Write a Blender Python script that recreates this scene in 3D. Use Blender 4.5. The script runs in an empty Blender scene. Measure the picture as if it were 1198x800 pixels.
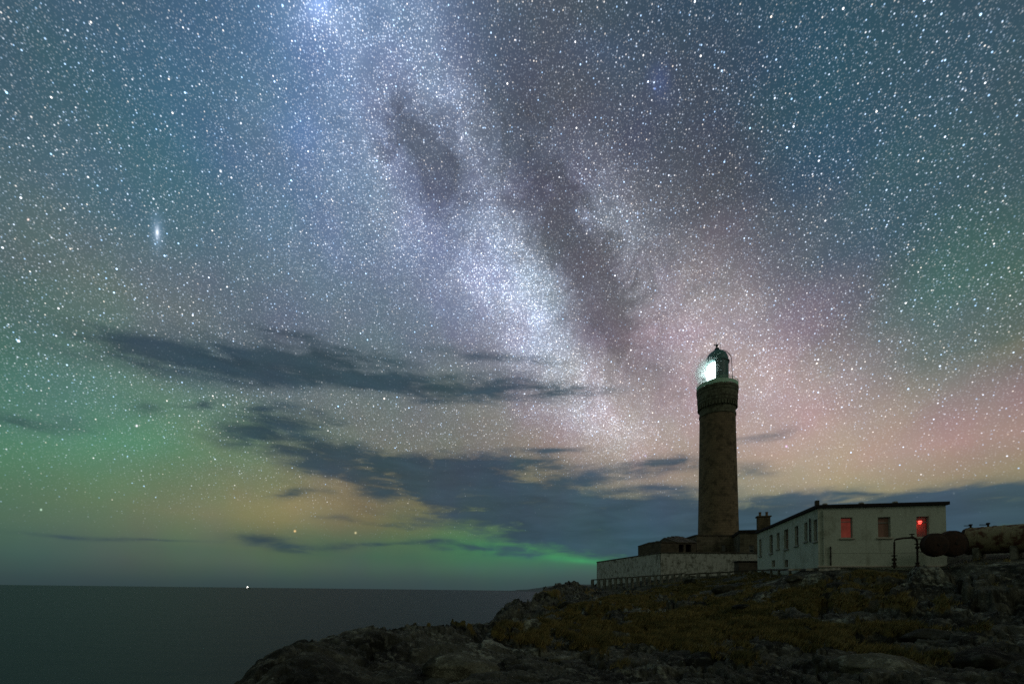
import bpy, bmesh, math, random
import numpy as np
from mathutils import Vector, Matrix, noise as mnoise

random.seed(7)
rng = np.random.default_rng(7)
SC = bpy.context.scene
COL = SC.collection
R = math.radians

# ------------------------------------------------------------------ camera
F = 532.0                  # focal length in photo pixels (photo is 1198 x 800)
CAM = Vector((0.0, 0.0, 16.0))
PITCH, ROLL = R(2.3), R(0.65)
PX0, PY0 = 599.0, 669.0    # principal point after the lens shift
cam_data = bpy.data.cameras.new('camera')
cam = bpy.data.objects.new('camera', cam_data)
COL.objects.link(cam)
cam_data.sensor_width = 36.0
cam_data.lens = 36.0 * F / 1198.0
cam_data.shift_y = (PY0 - 400.0) / 1198.0
cam_data.clip_start = 0.1
cam_data.clip_end = 80000.0
CAMROT = Matrix.Rotation(R(90) + PITCH, 3, 'X') @ Matrix.Rotation(ROLL, 3, 'Z')
cam.matrix_world = Matrix.Translation(CAM) @ CAMROT.to_4x4()
SC.camera = cam

def ray(px, py):
    """photo pixel -> world direction scaled so that its y (depth) is 1"""
    d = CAMROT @ Vector(((px - PX0) / F, (PY0 - py) / F, -1.0))
    return d / d.y
def at(px, py, Y):
    """photo pixel + depth in metres north of the camera -> world point"""
    return CAM + ray(px, py) * Y
def proj(p):
    q = CAMROT.transposed() @ (Vector(p) - CAM)
    return PX0 + F * q.x / -q.z, PY0 - F * q.y / -q.z

# ------------------------------------------------------------------ exposure
SC.view_settings.view_transform = 'Standard'
SC.view_settings.look = 'None'
SC.view_settings.exposure = 0.0
SC.view_settings.gamma = 1.0
SC.view_settings.use_curve_mapping = False
SC.render.engine = 'CYCLES'
SC.cycles.use_denoising = False
SC.cycles.max_bounces = 5
SC.cycles.sample_clamp_indirect = 1.5
SC.cycles.caustics_reflective = False
SC.cycles.caustics_refractive = False

def lin(c):
    return tuple(((x / 255.0) / 12.92 if x / 255.0 <= 0.04045 else ((x / 255.0 + 0.055) / 1.055) ** 2.4) for x in c)

# ------------------------------------------------------------------ node helper
class NT:
    def __init__(self, tree):
        self.t = tree; self.n = tree.nodes; self.l = tree.links
    def new(self, kind, **kw):
        nd = self.n.new(kind)
        for k, v in kw.items(): setattr(nd, k, v)
        return nd
    def put(self, sock, v):
        if isinstance(v, bpy.types.NodeSocket): self.l.new(v, sock)
        elif v is not None: sock.default_value = v
    def m(self, op, a, b=None, c=None, clamp=False):
        nd = self.new('ShaderNodeMath', operation=op, use_clamp=clamp)
        self.put(nd.inputs[0], a)
        if b is not None: self.put(nd.inputs[1], b)
        if c is not None: self.put(nd.inputs[2], c)
        return nd.outputs[0]
    def v(self, op, a, b=None, scale=None):
        nd = self.new('ShaderNodeVectorMath', operation=op)
        self.put(nd.inputs[0], a)
        if b is not None: self.put(nd.inputs[1], b)
        if scale is not None: self.put(nd.inputs['Scale'], scale)
        return nd.outputs['Value'] if op in ('DOT_PRODUCT', 'LENGTH') else nd.outputs[0]
    def comb(self, x, y, z):
        nd = self.new('ShaderNodeCombineXYZ')
        for i, q in enumerate((x, y, z)): self.put(nd.inputs[i], q)
        return nd.outputs[0]
    def sep(self, a):
        nd = self.new('ShaderNodeSeparateXYZ'); self.put(nd.inputs[0], a); return nd.outputs
    def rng(self, x, a, b, c=0.0, d=1.0, kind='SMOOTHSTEP'):
        nd = self.new('ShaderNodeMapRange', interpolation_type=kind, clamp=True) if kind == 'LINEAR' else self.new('ShaderNodeMapRange', interpolation_type=kind)
        self.put(nd.inputs[0], x)
        for i, q in enumerate((a, b, c, d)): self.put(nd.inputs[i + 1], q)
        return nd.outputs[0]
    def noise(self, vec, scale, detail=3.0, rough=0.5, dist=0.0, dims='3D'):
        nd = self.new('ShaderNodeTexNoise', noise_dimensions=dims)
        if vec is not None: self.put(nd.inputs['Vector'], vec)
        nd.inputs['Scale'].default_value = scale
        nd.inputs['Detail'].default_value = detail
        nd.inputs['Roughness'].default_value = rough
        nd.inputs['Distortion'].default_value = dist
        return nd.outputs
    def mix(self, f, a, b, blend='MIX'):
        nd = self.new('ShaderNodeMix', data_type='RGBA', blend_type=blend)
        self.put(nd.inputs[0], f)
        for s, q in ((nd.inputs[6], a), (nd.inputs[7], b)):
            if isinstance(q, (tuple, list)) and len(q) == 3: q = (*q, 1.0)
            self.put(s, q)
        return nd.outputs[2]

# ------------------------------------------------------------------ the night sky (a world shader laid out by azimuth and elevation)
world = bpy.data.worlds.new('World')
SC.world = world
world.use_nodes = True
world.cycles.sampling_method = 'MANUAL'
world.cycles.sample_map_resolution = 512

# mean colour of the aurora / air glow, on compass bearing x height, measured in 8-bit values
ROWS = {
    -60: [(0,(66,90,106)),(250,(72,98,124)),(400,(92,128,168)),(500,(88,104,128)),(650,(72,80,92)),(800,(52,72,90)),(950,(48,76,92)),(1198,(58,78,90))],
    40:  [(0,(62,88,104)),(150,(64,94,112)),(270,(72,102,128)),(400,(92,126,164)),(500,(90,108,134)),(650,(74,82,94)),(800,(54,74,92)),(950,(46,78,94)),(1198,(58,78,90))],
    150: [(0,(62,92,108)),(150,(60,98,116)),(270,(74,110,136)),(400,(94,118,150)),(520,(90,100,124)),(650,(78,84,96)),(740,(76,84,100)),(850,(64,74,86)),(950,(48,80,100)),(1080,(56,84,96)),(1198,(58,84,94))],
    270: [(0,(78,98,104)),(60,(90,104,106)),(180,(66,102,118)),(350,(84,106,132)),(480,(98,110,136)),(560,(104,112,136)),(640,(86,86,100)),(740,(92,94,108)),(850,(84,84,94)),(950,(60,82,102)),(1080,(58,86,94)),(1198,(60,90,90))],
    340: [(0,(66,98,96)),(100,(98,110,104)),(220,(96,108,110)),(350,(88,108,126)),(480,(96,112,136)),(600,(120,126,146)),(680,(106,100,110)),(800,(122,116,126)),(900,(110,104,112)),(1000,(80,92,104)),(1100,(64,98,98)),(1198,(76,104,90))],
    400: [(0,(58,108,98)),(100,(82,112,104)),(220,(90,104,110)),(350,(88,104,120)),(480,(90,106,124)),(600,(112,122,142)),(690,(124,114,122)),(800,(152,142,150)),(900,(146,130,136)),(1000,(106,98,106)),(1100,(72,106,102)),(1198,(94,98,92))],
    455: [(0,(62,116,102)),(120,(78,118,108)),(220,(82,110,108)),(350,(96,108,112)),(480,(102,112,118)),(600,(122,122,126)),(690,(140,124,126)),(800,(160,144,146)),(900,(162,138,140)),(1000,(160,138,136)),(1100,(138,130,126)),(1198,(138,116,114))],
    520: [(0,(68,118,94)),(60,(74,126,100)),(200,(80,126,96)),(300,(96,120,92)),(400,(106,112,104)),(520,(110,114,104)),(640,(142,122,116)),(780,(164,142,136)),(950,(178,150,138)),(1100,(170,136,128)),(1198,(160,130,118))],
    570: [(0,(72,110,84)),(100,(84,120,86)),(200,(102,118,86)),(300,(122,120,86)),(440,(128,116,84)),(560,(116,112,86)),(700,(120,116,96)),(800,(142,128,108)),(950,(174,152,118)),(1100,(146,132,98)),(1198,(128,120,92))],
    605: [(0,(70,102,82)),(100,(84,112,84)),(200,(104,118,82)),(330,(128,120,80)),(440,(122,110,74)),(540,(98,120,74)),(650,(84,110,84)),(800,(90,110,100)),(950,(120,130,100)),(1100,(96,120,92)),(1198,(84,124,86))],
    640: [(0,(60,88,82)),(150,(72,98,84)),(300,(82,102,76)),(440,(64,100,74)),(540,(56,118,74)),(640,(52,124,76)),(720,(52,128,76)),(850,(58,100,80)),(1000,(60,100,84)),(1100,(60,110,76)),(1198,(62,122,76))],
    670: [(0,(58,80,78)),(150,(66,86,76)),(300,(70,90,80)),(450,(66,90,80)),(600,(62,96,84)),(700,(62,92,86)),(1000,(60,84,84)),(1198,(60,92,80))],
    688: [(0,(50,66,68)),(300,(56,72,70)),(600,(60,82,80)),(1198,(56,80,76))],
}
YK = sorted(ROWS)
def sky_rgb(px, py):
    def row(k):
        pts = ROWS[k]
        return np.array([np.interp(px, [p[0] for p in pts], [p[1][i] for p in pts]) for i in range(3)])
    py = min(max(py, YK[0]), YK[-1])
    for a, b in zip(YK, YK[1:]):
        if a <= py <= b:
            t = (py - a) / (b - a)
            return row(a) * (1 - t) + row(b) * t

def to_sky(px, py):
    """photo pixel -> (azimuth, tan elevation)"""
    d = ray(px, py)
    return math.atan2(d.x, d.y), d.z / math.hypot(d.x, d.y)
def from_sky(az, v):
    if abs(az) > 1.25: az = math.copysign(1.25, az)
    return proj(CAM + Vector((math.sin(az), math.cos(az), v)))

def build_world():
    N = NT(world.node_tree)
    world.node_tree.nodes.clear()
    tc = N.new('ShaderNodeTexCoord')
    D = N.v('NORMALIZE', tc.outputs['Generated'])
    x, y, z = N.sep(D)
    az0 = N.m('ARCTAN2', x, y)
    hyp = N.m('MAXIMUM', N.m('SQRT', N.m('ADD', N.m('MULTIPLY', x, x), N.m('MULTIPLY', y, y))), 0.02)
    v0 = N.m('DIVIDE', z, hyp)
    # uneven edges: warp the sky's own coordinates
    wn = N.noise(D, 5.0, 4.0, 0.55)['Color']
    wx, wy, wz = N.sep(wn)
    az = N.m('MULTIPLY_ADD', N.m('SUBTRACT', wx, 0.5), 0.16, az0)
    v = N.m('MULTIPLY_ADD', N.m('SUBTRACT', wy, 0.5), N.m('MULTIPLY', N.m('MINIMUM', N.m('MAXIMUM', v0, 0.0), 1.0), 0.16), v0)

    A0, A1 = -0.95, 0.95
    fa = N.rng(az, A0, A1, 0.0, 1.0, 'LINEAR')
    vs = [0.0, .022, .045, .07, .10, .135, .18, .24, .31, .39, .49, .62, .80, 1.02, 1.25]
    na = 24
    cur = None
    for j, vv in enumerate(vs):
        rp = N.new('ShaderNodeValToRGB')
        cr = rp.color_ramp
        cr.interpolation = 'B_SPLINE'
        while len(cr.elements) < na: cr.elements.new(0.5)
        for i in range(na):
            f = i / (na - 1)
            e = cr.elements[i]; e.position = f
        for i in range(na):
            f = i / (na - 1)
            px, py = from_sky(A0 + (A1 - A0) * f, vv)
            cr.elements[i].color = (*lin(sky_rgb(px, py)), 1.0)
        N.put(rp.inputs[0], fa)
        if cur is None: cur = rp.outputs[0]
        else:
            cur = N.mix(N.rng(v, vs[j - 1], vv, 0, 1, 'LINEAR'), cur, rp.outputs[0])
    hs = N.new('ShaderNodeHueSaturation'); N.put(hs.inputs['Color'], cur)
    N.put(hs.inputs['Saturation'], N.rng(v0, .30, .85, .86, 1.03)); hs.inputs['Value'].default_value = 1.05
    col = hs.outputs[0]

    uv1 = N.comb(az, v, 1.0)
    # a second, horizontally streaked warp for the clouds
    sc_ = N.comb(N.m('MULTIPLY', az0, 5.0), N.m('MULTIPLY', v0, 17.0), 3.7)
    st = N.noise(sc_, 1.0, 3.0, 0.45, 0.3)
    sx, sy, sz = N.sep(st['Color'])
    azc = N.m('MULTIPLY_ADD', N.m('SUBTRACT', sx, 0.5), 0.26, az0)
    vc = N.m('MULTIPLY_ADD', N.m('SUBTRACT', sy, 0.5), 0.055, v0)
    uvc = N.comb(azc, vc, 1.0)

    def blob(uv, cx, cy, rx, ry, rot, soft=True):
        """elliptic falloff, centre/radii given in photo pixels, turned into bearing/height"""
        a0, b0 = to_sky(cx, cy)
        ax, bx = to_sky(cx + 1, cy); ay, by = to_sky(cx, cy + 1)
        J = np.array([[ax - a0, ay - a0], [bx - b0, by - b0]])
        c, s = math.cos(R(rot)), math.sin(R(rot))          # rot: clockwise on the photo
        M = np.array([[c / rx, s / rx], [-s / ry, c / ry]]) @ np.linalg.inv(J)
        off = -M @ np.array([a0, b0])
        p = N.v('DOT_PRODUCT', uv, (M[0, 0], M[0, 1], off[0]))
        q = N.v('DOT_PRODUCT', uv, (M[1, 0], M[1, 1], off[1]))
        r2 = N.m('MULTIPLY_ADD', p, p, N.m('MULTIPLY', q, q))
        return N.m('EXPONENT', N.m('MULTIPLY', r2, -1.0))

    def total(uv, items, base=None):
        s = base
        for it in items:
            b = N.m('MULTIPLY', blob(uv, *it[:5]), it[5])
            s = b if s is None else N.m('ADD', s, b)
        return s

    # Milky Way: glow (adds) and dust (darkens)
    mw = [  # cx, cy, rx, ry, rot, strength
        (430, 10, 60, 75, 60, .50), (400, 20, 26, 30, 0, .30), (450, 110, 105, 60, 62, .40), (520, 90, 34, 80, -32, .34),
        (420, 190, 70, 80, 60, .22), (560, 190, 30, 120, -26, .40), (480, 250, 120, 60, 40, .38), (400, 260, 90, 70, 40, .20), (740, 280, 70, 40, 50, .22), (600, 310, 95, 46, 50, .38),
        (625, 362, 80, 42, 62, .72), (660, 415, 75, 30, 58, .55), (585, 330, 90, 60, 45, .35), (690, 235, 48, 70, -30, .48),
        (715, 480, 34, 60, -15, .60), (680, 470, 110, 45, 30, .20), (790, 370, 130, 60, 20, .30), (860, 430, 120, 70, 10, .22), (670, 500, 60, 30, 20, .22),
    ]
    dust = [
        (500, 190, 62, 30, 66, .95), (480, 150, 26, 22, 40, .35), (520, 220, 22, 22, 40, .3), (600, 60, 60, 60, 40, .22), (625, 175, 36, 90, -25, .34), (640, 260, 90, 26, 62, .55),
        (600, 240, 60, 16, 60, .3), (700, 330, 100, 30, 58, .62), (745, 400, 60, 24, 60, .45), (720, 350, 40, 40, 0, .2), (820, 170, 90, 70, 30, .30), (655, 290, 60, 12, 50, .35),
    ]
    mwn = N.noise(D, 13.0, 6.0, 0.62, 0.4)['Fac']
    mwn2 = N.noise(D, 34.0, 6.0, 0.72, .3)['Fac']
    glow = total(uv1, mw)
    glow = N.m('MULTIPLY', glow, N.m('ADD', N.rng(mwn, .25, .75, .35, 1.65, 'LINEAR'), N.m('MULTIPLY_ADD', mwn2, 1.6, -.8)))
    dst = total(uv1, dust)
    dst = N.m('MULTIPLY', dst, N.m('MULTIPLY', N.rng(mwn, .32, .68, 1.45, .55, 'LINEAR'), N.rng(mwn2, .35, .65, .75, 1.25, 'LINEAR')))
    fil = N.rng(N.noise(D, 13.0, 9.0, .66, .9)['Fac'], .46, .62)
    dst = N.m('MULTIPLY_ADD', N.m('MULTIPLY', fil, .72), N.m('MINIMUM', N.m('ADD', blob(uv1, 680, 270, 190, 85, 58), blob(uv1, 480, 180, 90, 60, 50)), 1.0), dst)
    dst = N.m('MINIMUM', dst, .85)
    gcol = N.mix(N.rng(az0, *sorted((to_sky(620, 400)[0], to_sky(860, 400)[0]))), lin((158, 174, 200)), lin((188, 172, 172)))
    glow = N.m('MULTIPLY', glow, N.m('SUBTRACT', 1.0, N.m('MULTIPLY', dst, .8)))
    col = N.mix(N.m('MULTIPLY', dst, .62), col, lin((56, 58, 62)))
    addc = N.v('SCALE', gcol, scale=N.m('MULTIPLY', glow, .42))
    col = N.v('ADD', col, addc)
    # blotchy air glow
    an = N.noise(D, 9.0, 3.0, 0.5)['Color']
    col = N.v('MULTIPLY', col, N.v('ADD', N.v('SCALE', an, scale=.30), (.85, .85, .85)))
    # local colour: blue and violet nebula glows, the spiral galaxy, aurora strands
    for (cx, cy, rx, ry, rot, c, k) in [
        (392, 8, 16, 20, 0, (120, 170, 255), .28), (766, 104, 12, 18, -15, (60, 100, 210), .10), (345, 150, 22, 30, 0, (70, 130, 230), .09), (700, 60, 40, 30, 0, (50, 80, 160), .08),
        (440, 560, 90, 12, 4, (190, 150, 90), .10), (200, 480, 90, 30, 20, (50, 170, 110), .06), (60, 420, 70, 60, 10, (40, 150, 120), .02), (330, 590, 70, 14, 0, (180, 130, 70), .10),
        (100, 520, 120, 24, -5, (40, 150, 80), .07), (640, 648, 90, 8, 6, (20, 200, 80), .10), (700, 657, 46, 3.5, 6, (30, 220, 90), .22), (1120, 440, 60, 22, -25, (40, 150, 115), .05), (1198, 400, 40, 14, -20, (150, 130, 60), .10),
        (1120, 330, 60, 60, 0, (30, 130, 115), .03), (1000, 510, 140, 30, 0, (180, 130, 110), .03)]:
        col = N.v('ADD', col, N.v('SCALE', lin(c), scale=N.m('MULTIPLY', blob(uv1, cx, cy, rx, ry, rot), k)))
    uv0 = N.comb(az0, v0, 1.0)
    for (rx, ry, k, c) in ((7, 19, .25, (150, 185, 225)), (2.4, 7, .55, (230, 235, 250)), (1.3, 2.6, .7, (255, 250, 240))):
        col = N.v('ADD', col, N.v('SCALE', lin(c), scale=N.m('MULTIPLY', blob(uv0, 184, 272, rx, ry, -2), k)))

    # stars: cells in 3-D around the viewer; where the sky sphere passes close to a cell's point there is a star
    def stars(scale, rad, gain, power, tint, off=0.0):
        vo = N.new('ShaderNodeTexVoronoi', voronoi_dimensions='3D', feature='F1')
        N.put(vo.inputs['Vector'], N.v('ADD', D, (off, off * .7, -off)))
        vo.inputs['Scale'].default_value = scale
        d = N.m('SUBTRACT', 1.0, N.m('DIVIDE', vo.outputs['Distance'], rad * scale), clamp=True)
        r_, g_, b_ = N.sep(vo.outputs['Color'])
        br = N.m('MULTIPLY', N.m('POWER', r_, power), gain)
        c = N.mix(tint, (1, 1, 1), N.comb(N.rng(g_, 0, 1, .40, .95, 'LINEAR'), .8, N.rng(g_, 0, 1, 1.35, .65, 'LINEAR')))
        return N.v('SCALE', c, scale=N.m('MULTIPLY', br, d))
    s1 = stars(400.0, .0013, 1.7, 1.3, .5)
    s2 = stars(235.0, .0013, 4.2, 2.8, .8, 3.1)
    s3 = stars(92.0, .0015, 5.0, 3.6, .9, 7.7)
    s4 = stars(18.0, .0021, 7.0, 1.8, .9, 12.3)
    faint = N.m('ADD', .16, N.m('MULTIPLY', glow, .85))
    mid = N.m('ADD', .42, N.m('MULTIPLY', glow, .45))
    rift = N.m('SUBTRACT', 1.0, N.m('MULTIPLY', dst, .45))
    allst = N.v('ADD', N.v('SCALE', s1, scale=N.m('MULTIPLY', faint, rift)), N.v('SCALE', s2, scale=N.m('MULTIPLY', mid, rift)))
    allst = N.v('ADD', allst, N.v('ADD', N.v('SCALE', s3, scale=.9), s4))
    lowfade = N.rng(v0, .05, .42, 0.0, 1.0)
    allst = N.v('SCALE', allst, scale=N.rng(v0, .05, .42, .0, 1.0))
    # named bright stars
    for (sx_, sy_, k, c) in [(394, 12, 1.5, (225, 235, 255)), (33, 257, 1.4, (255, 225, 215)), (160, 498, 1.3, (255, 240, 255)), (442, 183, 1.0, (235, 235, 255)),
                             (366, 100, .9, (220, 235, 255)), (766, 104, .9, (150, 180, 255)), (345, 621, 1.0, (255, 205, 140)), (920, 522, .9, (225, 190, 255)),
                             (540, 163, .8, (230, 235, 255)), (746, 250, .7, (190, 215, 255)), (416, 623, .6, (255, 235, 180)), (48, 596, .7, (220, 255, 230)), (1116, 577, .8, (240, 255, 250)), (755, 533, .6, (200, 200, 255))]:
        allst = N.v('ADD', allst, N.v('SCALE', lin(c), scale=N.m('MULTIPLY', blob(uv0, sx_, sy_, 1.15, 1.15, 0), k)))
    col = N.v('ADD', col, allst)

    # clouds drawn out along the horizon
    cl = [
        (330, 427, 130, 19, 2, 1.0), (200, 415, 90, 12, 2, .5), (420, 443, 150, 15, 6, .8), (540, 457, 120, 12, 3, .8), (630, 460, 60, 8, 0, .4), (590, 418, 55, 7, 4, .60), (140, 395, 80, 18, 0, .25), (340, 395, 60, 10, 0, .3),
        (325, 498, 55, 15, -4, .9), (345, 520, 55, 11, 6, .7), (220, 470, 30, 5, 0, .45), (150, 475, 30, 12, 10, .3), (35, 490, 50, 6, 6, .50),
        (430, 545, 70, 12, 6, 1.2), (490, 560, 100, 19, 5, 1.9), (575, 550, 70, 15, 2, 1.5), (600, 584, 90, 14, 4, 1.7), (680, 562, 38, 7, -6, .75), (655, 545, 40, 4, 6, .5), (765, 546, 40, 9, -10, .8), (640, 526, 50, 4, 2, .45), (745, 572, 36, 4, -4, .5), (800, 569, 40, 4, 0, .5), (815, 548, 20, 6, 0, .4),
        (690, 612, 130, 20, 2, 3.6), (780, 614, 90, 24, 0, 3.0), (600, 604, 60, 8, 8, .8), (720, 632, 90, 10, 4, 1.1), (800, 645, 60, 14, 0, 1.0), (860, 622, 90, 24, 0, 1.8), (960, 606, 110, 18, -1, 3.2), (1080, 604, 90, 17, -1, 3.0), (1170, 592, 70, 14, -2, 1.8), (1050, 630, 110, 22, 0, .9),
        (1010, 578, 14, 2.2, 2, .7), (345, 580, 34, 5, 3, .62), (425, 612, 48, 4, 3, .5), (335, 635, 48, 7, 4, .75), (440, 637, 60, 3, -3, .4), (135, 630, 80, 3, 2, .35), (560, 640, 90, 5, 6, .45),
        (880, 548, 40, 5, 0, .3), (870, 512, 30, 5, -10, .3),
    ]
    cm = total(uvc, cl)
    cn = N.noise(sc_, 2.6, 4.0, 0.6, 0.4)['Fac']
    cf = N.noise(N.comb(N.m('MULTIPLY', az0, 9.0), N.m('MULTIPLY', v0, 40.0), 1.3), 1.0, 4.0, .50, .4)['Fac']
    cm = N.m('MULTIPLY', cm, N.m('MULTIPLY', N.rng(cn, .33, .67, .38, 1.7, 'LINEAR'), N.rng(cf, .32, .68, .40, 1.6, 'LINEAR')))
    mask = N.m('SUBTRACT', 1.0, N.m('EXPONENT', N.m('MULTIPLY', N.m('MULTIPLY', cm, N.m('ADD', .6, cm)), -1.9)))
    ccol = N.mix(N.rng(az0, -.5, .45), lin((48, 66, 76)), lin((56, 77, 92)))
    ccol = N.v('MULTIPLY', ccol, N.v('ADD', N.v('SCALE', an, scale=.3), (.85, .85, .85)))
    ccol = N.v('MULTIPLY', ccol, N.v('SCALE', (1.0, 1.02, 1.05), scale=N.rng(cf, .3, .7, .84, 1.22, 'LINEAR')))
    col = N.mix(N.m('MULTIPLY', mask, .93), col, ccol)
    # low murk on the horizon
    col = N.mix(N.rng(v0, .0, .055, .55, .0), col, lin((50, 68, 72)))

    # the half of the sky behind the camera: dimmer air glow
    back = N.rng(y, .35, -.25, 0, 1)
    col = N.mix(back, col, (.122, .142, .106))
    # below the horizon
    col = N.mix(N.rng(z, -.002, -.03, 0, 1), col, (.01, .013, .013))
    # what little twilight remains
    sky = N.new('ShaderNodeTexSky', sky_type='NISHITA', sun_disc=False)
    sky.sun_elevation = R(-18.0); sky.sun_rotation = R(0.0)
    bg1 = N.new('ShaderNodeBackground'); N.put(bg1.inputs[0], sky.outputs[0]); bg1.inputs[1].default_value = 0.05
    bg2 = N.new('ShaderNodeBackground'); N.put(bg2.inputs[0], col); bg2.inputs[1].default_value = 1.0
    ad = N.new('ShaderNodeAddShader'); N.l.new(bg1.outputs[0], ad.inputs[0]); N.l.new(bg2.outputs[0], ad.inputs[1])
    out = N.new('ShaderNodeOutputWorld'); N.l.new(ad.outputs[0], out.inputs[0])
build_world()

# added dim fill from low behind the camera's right, shaping rocks and walls
fill_sun_d = bpy.data.lights.new('fill_sun', 'SUN'); fill_sun_d.energy = .17; fill_sun_d.angle = R(8.0); fill_sun_d.color = (1.0, .93, .78)
fill_sun = bpy.data.objects.new('fill_sun', fill_sun_d); COL.objects.link(fill_sun)
fill_sun.rotation_euler = (R(62), 0, R(48)); fill_sun.location = (30, -40, 60)

# ------------------------------------------------------------------ object helpers
def tag(o, label=None, cat=None, group=None, kind=None):
    if label: o['label'] = label
    if cat: o['category'] = cat
    if group: o['group'] = group
    if kind: o['kind'] = kind
    return o
def empty(name, loc, label, cat, group=None):
    o = bpy.data.objects.new(name, None)
    COL.objects.link(o); o.location = loc
    o.empty_display_size = 0.3
    return tag(o, label, cat, group)
def link(name, bm, mat, parent=None, smooth=False):
    bm.normal_update()
    me = bpy.data.meshes.new(name)
    if parent is not None:
        bmesh.ops.translate(bm, verts=bm.verts, vec=-world_loc(parent))
    bm.to_mesh(me); bm.free()
    me.materials.append(mat)
    if smooth:
        me.polygons.foreach_set('use_smooth', [True] * len(me.polygons))
    o = bpy.data.objects.new(name, me)
    COL.objects.link(o)
    if parent is not None: o.parent = parent
    return o
def world_loc(o):
    v = Vector((0, 0, 0))
    while o is not None:
        v += o.location; o = o.parent
    return v
def quad(bm, a, b, c, d):
    return bm.faces.new([bm.verts.new(p) for p in (a, b, c, d)])
def box(bm, lo, hi, bevel=0.0):
    o, ux, uy, uz = Vector(((lo[0]+hi[0])/2, (lo[1]+hi[1])/2, (lo[2]+hi[2])/2)), Vector((hi[0]-lo[0],0,0)), Vector((0,hi[1]-lo[1],0)), Vector((0,0,hi[2]-lo[2]))
    return obox(bm, o, ux, uy, uz, bevel)
def obox(bm, c, ux, uy, uz, bevel=0.0):
    """box from its centre and three full edge vectors"""
    c, ux, uy, uz = Vector(c), Vector(ux), Vector(uy), Vector(uz)
    vs = [bm.verts.new(c + ux * (.5 * i) + uy * (.5 * j) + uz * (.5 * k)) for k in (-1, 1) for j in (-1, 1) for i in (-1, 1)]
    fs = [bm.faces.new([vs[i] for i in f]) for f in ((0,2,3,1),(4,5,7,6),(0,1,5,4),(2,6,7,3),(0,4,6,2),(1,3,7,5))]
    if bevel > 0:
        es = list({e for f in fs for e in f.edges})
        bmesh.ops.bevel(bm, geom=es, offset=bevel, segments=1, affect='EDGES')
    return vs
def lathe(bm, c, prof, n=48, a0=0.0, a1=2 * math.pi, cap=False):
    """prof: list of (radius, z) above centre c"""
    full = abs(a1 - a0 - 2 * math.pi) < 1e-6
    m = n if full else n + 1
    rings = []
    for r, z in prof:
        rings.append([bm.verts.new((c[0] + r * math.cos(a0 + (a1 - a0) * i / n), c[1] + r * math.sin(a0 + (a1 - a0) * i / n), c[2] + z)) for i in range(m)])
    for a, b in zip(rings, rings[1:]):
        for i in range(n):
            j = (i + 1) % m if full else i + 1
            bm.faces.new((a[i], a[j], b[j], b[i]))
    if cap:
        bm.faces.new(list(reversed(rings[0]))); bm.faces.new(rings[-1])
def tube(bm, pts, r, n=10, caps=True):
    """round bar along a polyline"""
    pts = [Vector(p) for p in pts]
    rs = r if isinstance(r, (list, tuple)) else [r] * len(pts)
    rings = []
    for i, p in enumerate(pts):
        t = (pts[min(i + 1, len(pts) - 1)] - pts[max(i - 1, 0)]).normalized()
        up = Vector((0, 0, 1)) if abs(t.z) < .95 else Vector((1, 0, 0))
        a = t.cross(up).normalized(); b = t.cross(a).normalized()
        rings.append([bm.verts.new(p + (a * math.cos(2 * math.pi * k / n) + b * math.sin(2 * math.pi * k / n)) * rs[i]) for k in range(n)])
    for A, B in zip(rings, rings[1:]):
        for k in range(n):
            bm.faces.new((A[k], A[(k + 1) % n], B[(k + 1) % n], B[k]))
    if caps:
        bm.faces.new(list(reversed(rings[0]))); bm.faces.new(rings[-1])

# ------------------------------------------------------------------ materials
def mat(name, rough=0.9, spec=0.3):
    m = bpy.data.materials.new(name); m.use_nodes = True
    N = NT(m.node_tree)
    bs = m.node_tree.nodes['Principled BSDF']
    bs.inputs['Roughness'].default_value = rough
    bs.inputs['Specular IOR Level'].default_value = spec
    return m, N, bs
def pos(N):
    return N.new('ShaderNodeNewGeometry').outputs['Position']
def bump(N, bs, h, strength=0.5, dist=0.05):
    b = N.new('ShaderNodeBump'); b.inputs['Strength'].default_value = strength; b.inputs['Distance'].default_value = dist
    N.put(b.inputs['Height'], h); N.l.new(b.outputs[0], bs.inputs['Normal'])
def weathered(name, c1, c2, scale=1.5, rough=0.9, streak=True, c3=None, spec=0.25, lo=.42, hi=.62, bstr=.4):
    """painted or bare surface with stains of a second colour, run down in streaks"""
    m, N, bs = mat(name, rough, spec)
    P = pos(N)
    n1 = N.noise(P, scale, 7.0, .65, .3)['Fac']
    col = N.mix(N.rng(n1, lo, hi), c1, c2)
    if streak:
        ps = N.v('MULTIPLY', P, (1.0, 1.0, .12))
        n2 = N.noise(ps, scale * 2.6, 5.0, .6)['Fac']
        col = N.mix(N.m('MULTIPLY', N.rng(n2, .52, .72), .7), col, c2)
    if c3 is not None:
        n3 = N.noise(P, scale * .6, 6.0, .7)['Fac']
        col = N.mix(N.rng(n3, .55, .68), col, c3)
    n4 = N.noise(P, scale * 11, 4.0, .6)['Fac']
    col = N.mix(N.m('MULTIPLY', n4, .45), col, (0.01, .01, .01))
    N.put(bs.inputs['Base Color'], col)
    bump(N, bs, N.m('ADD', n4, n1), bstr, .03)
    return m
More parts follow.
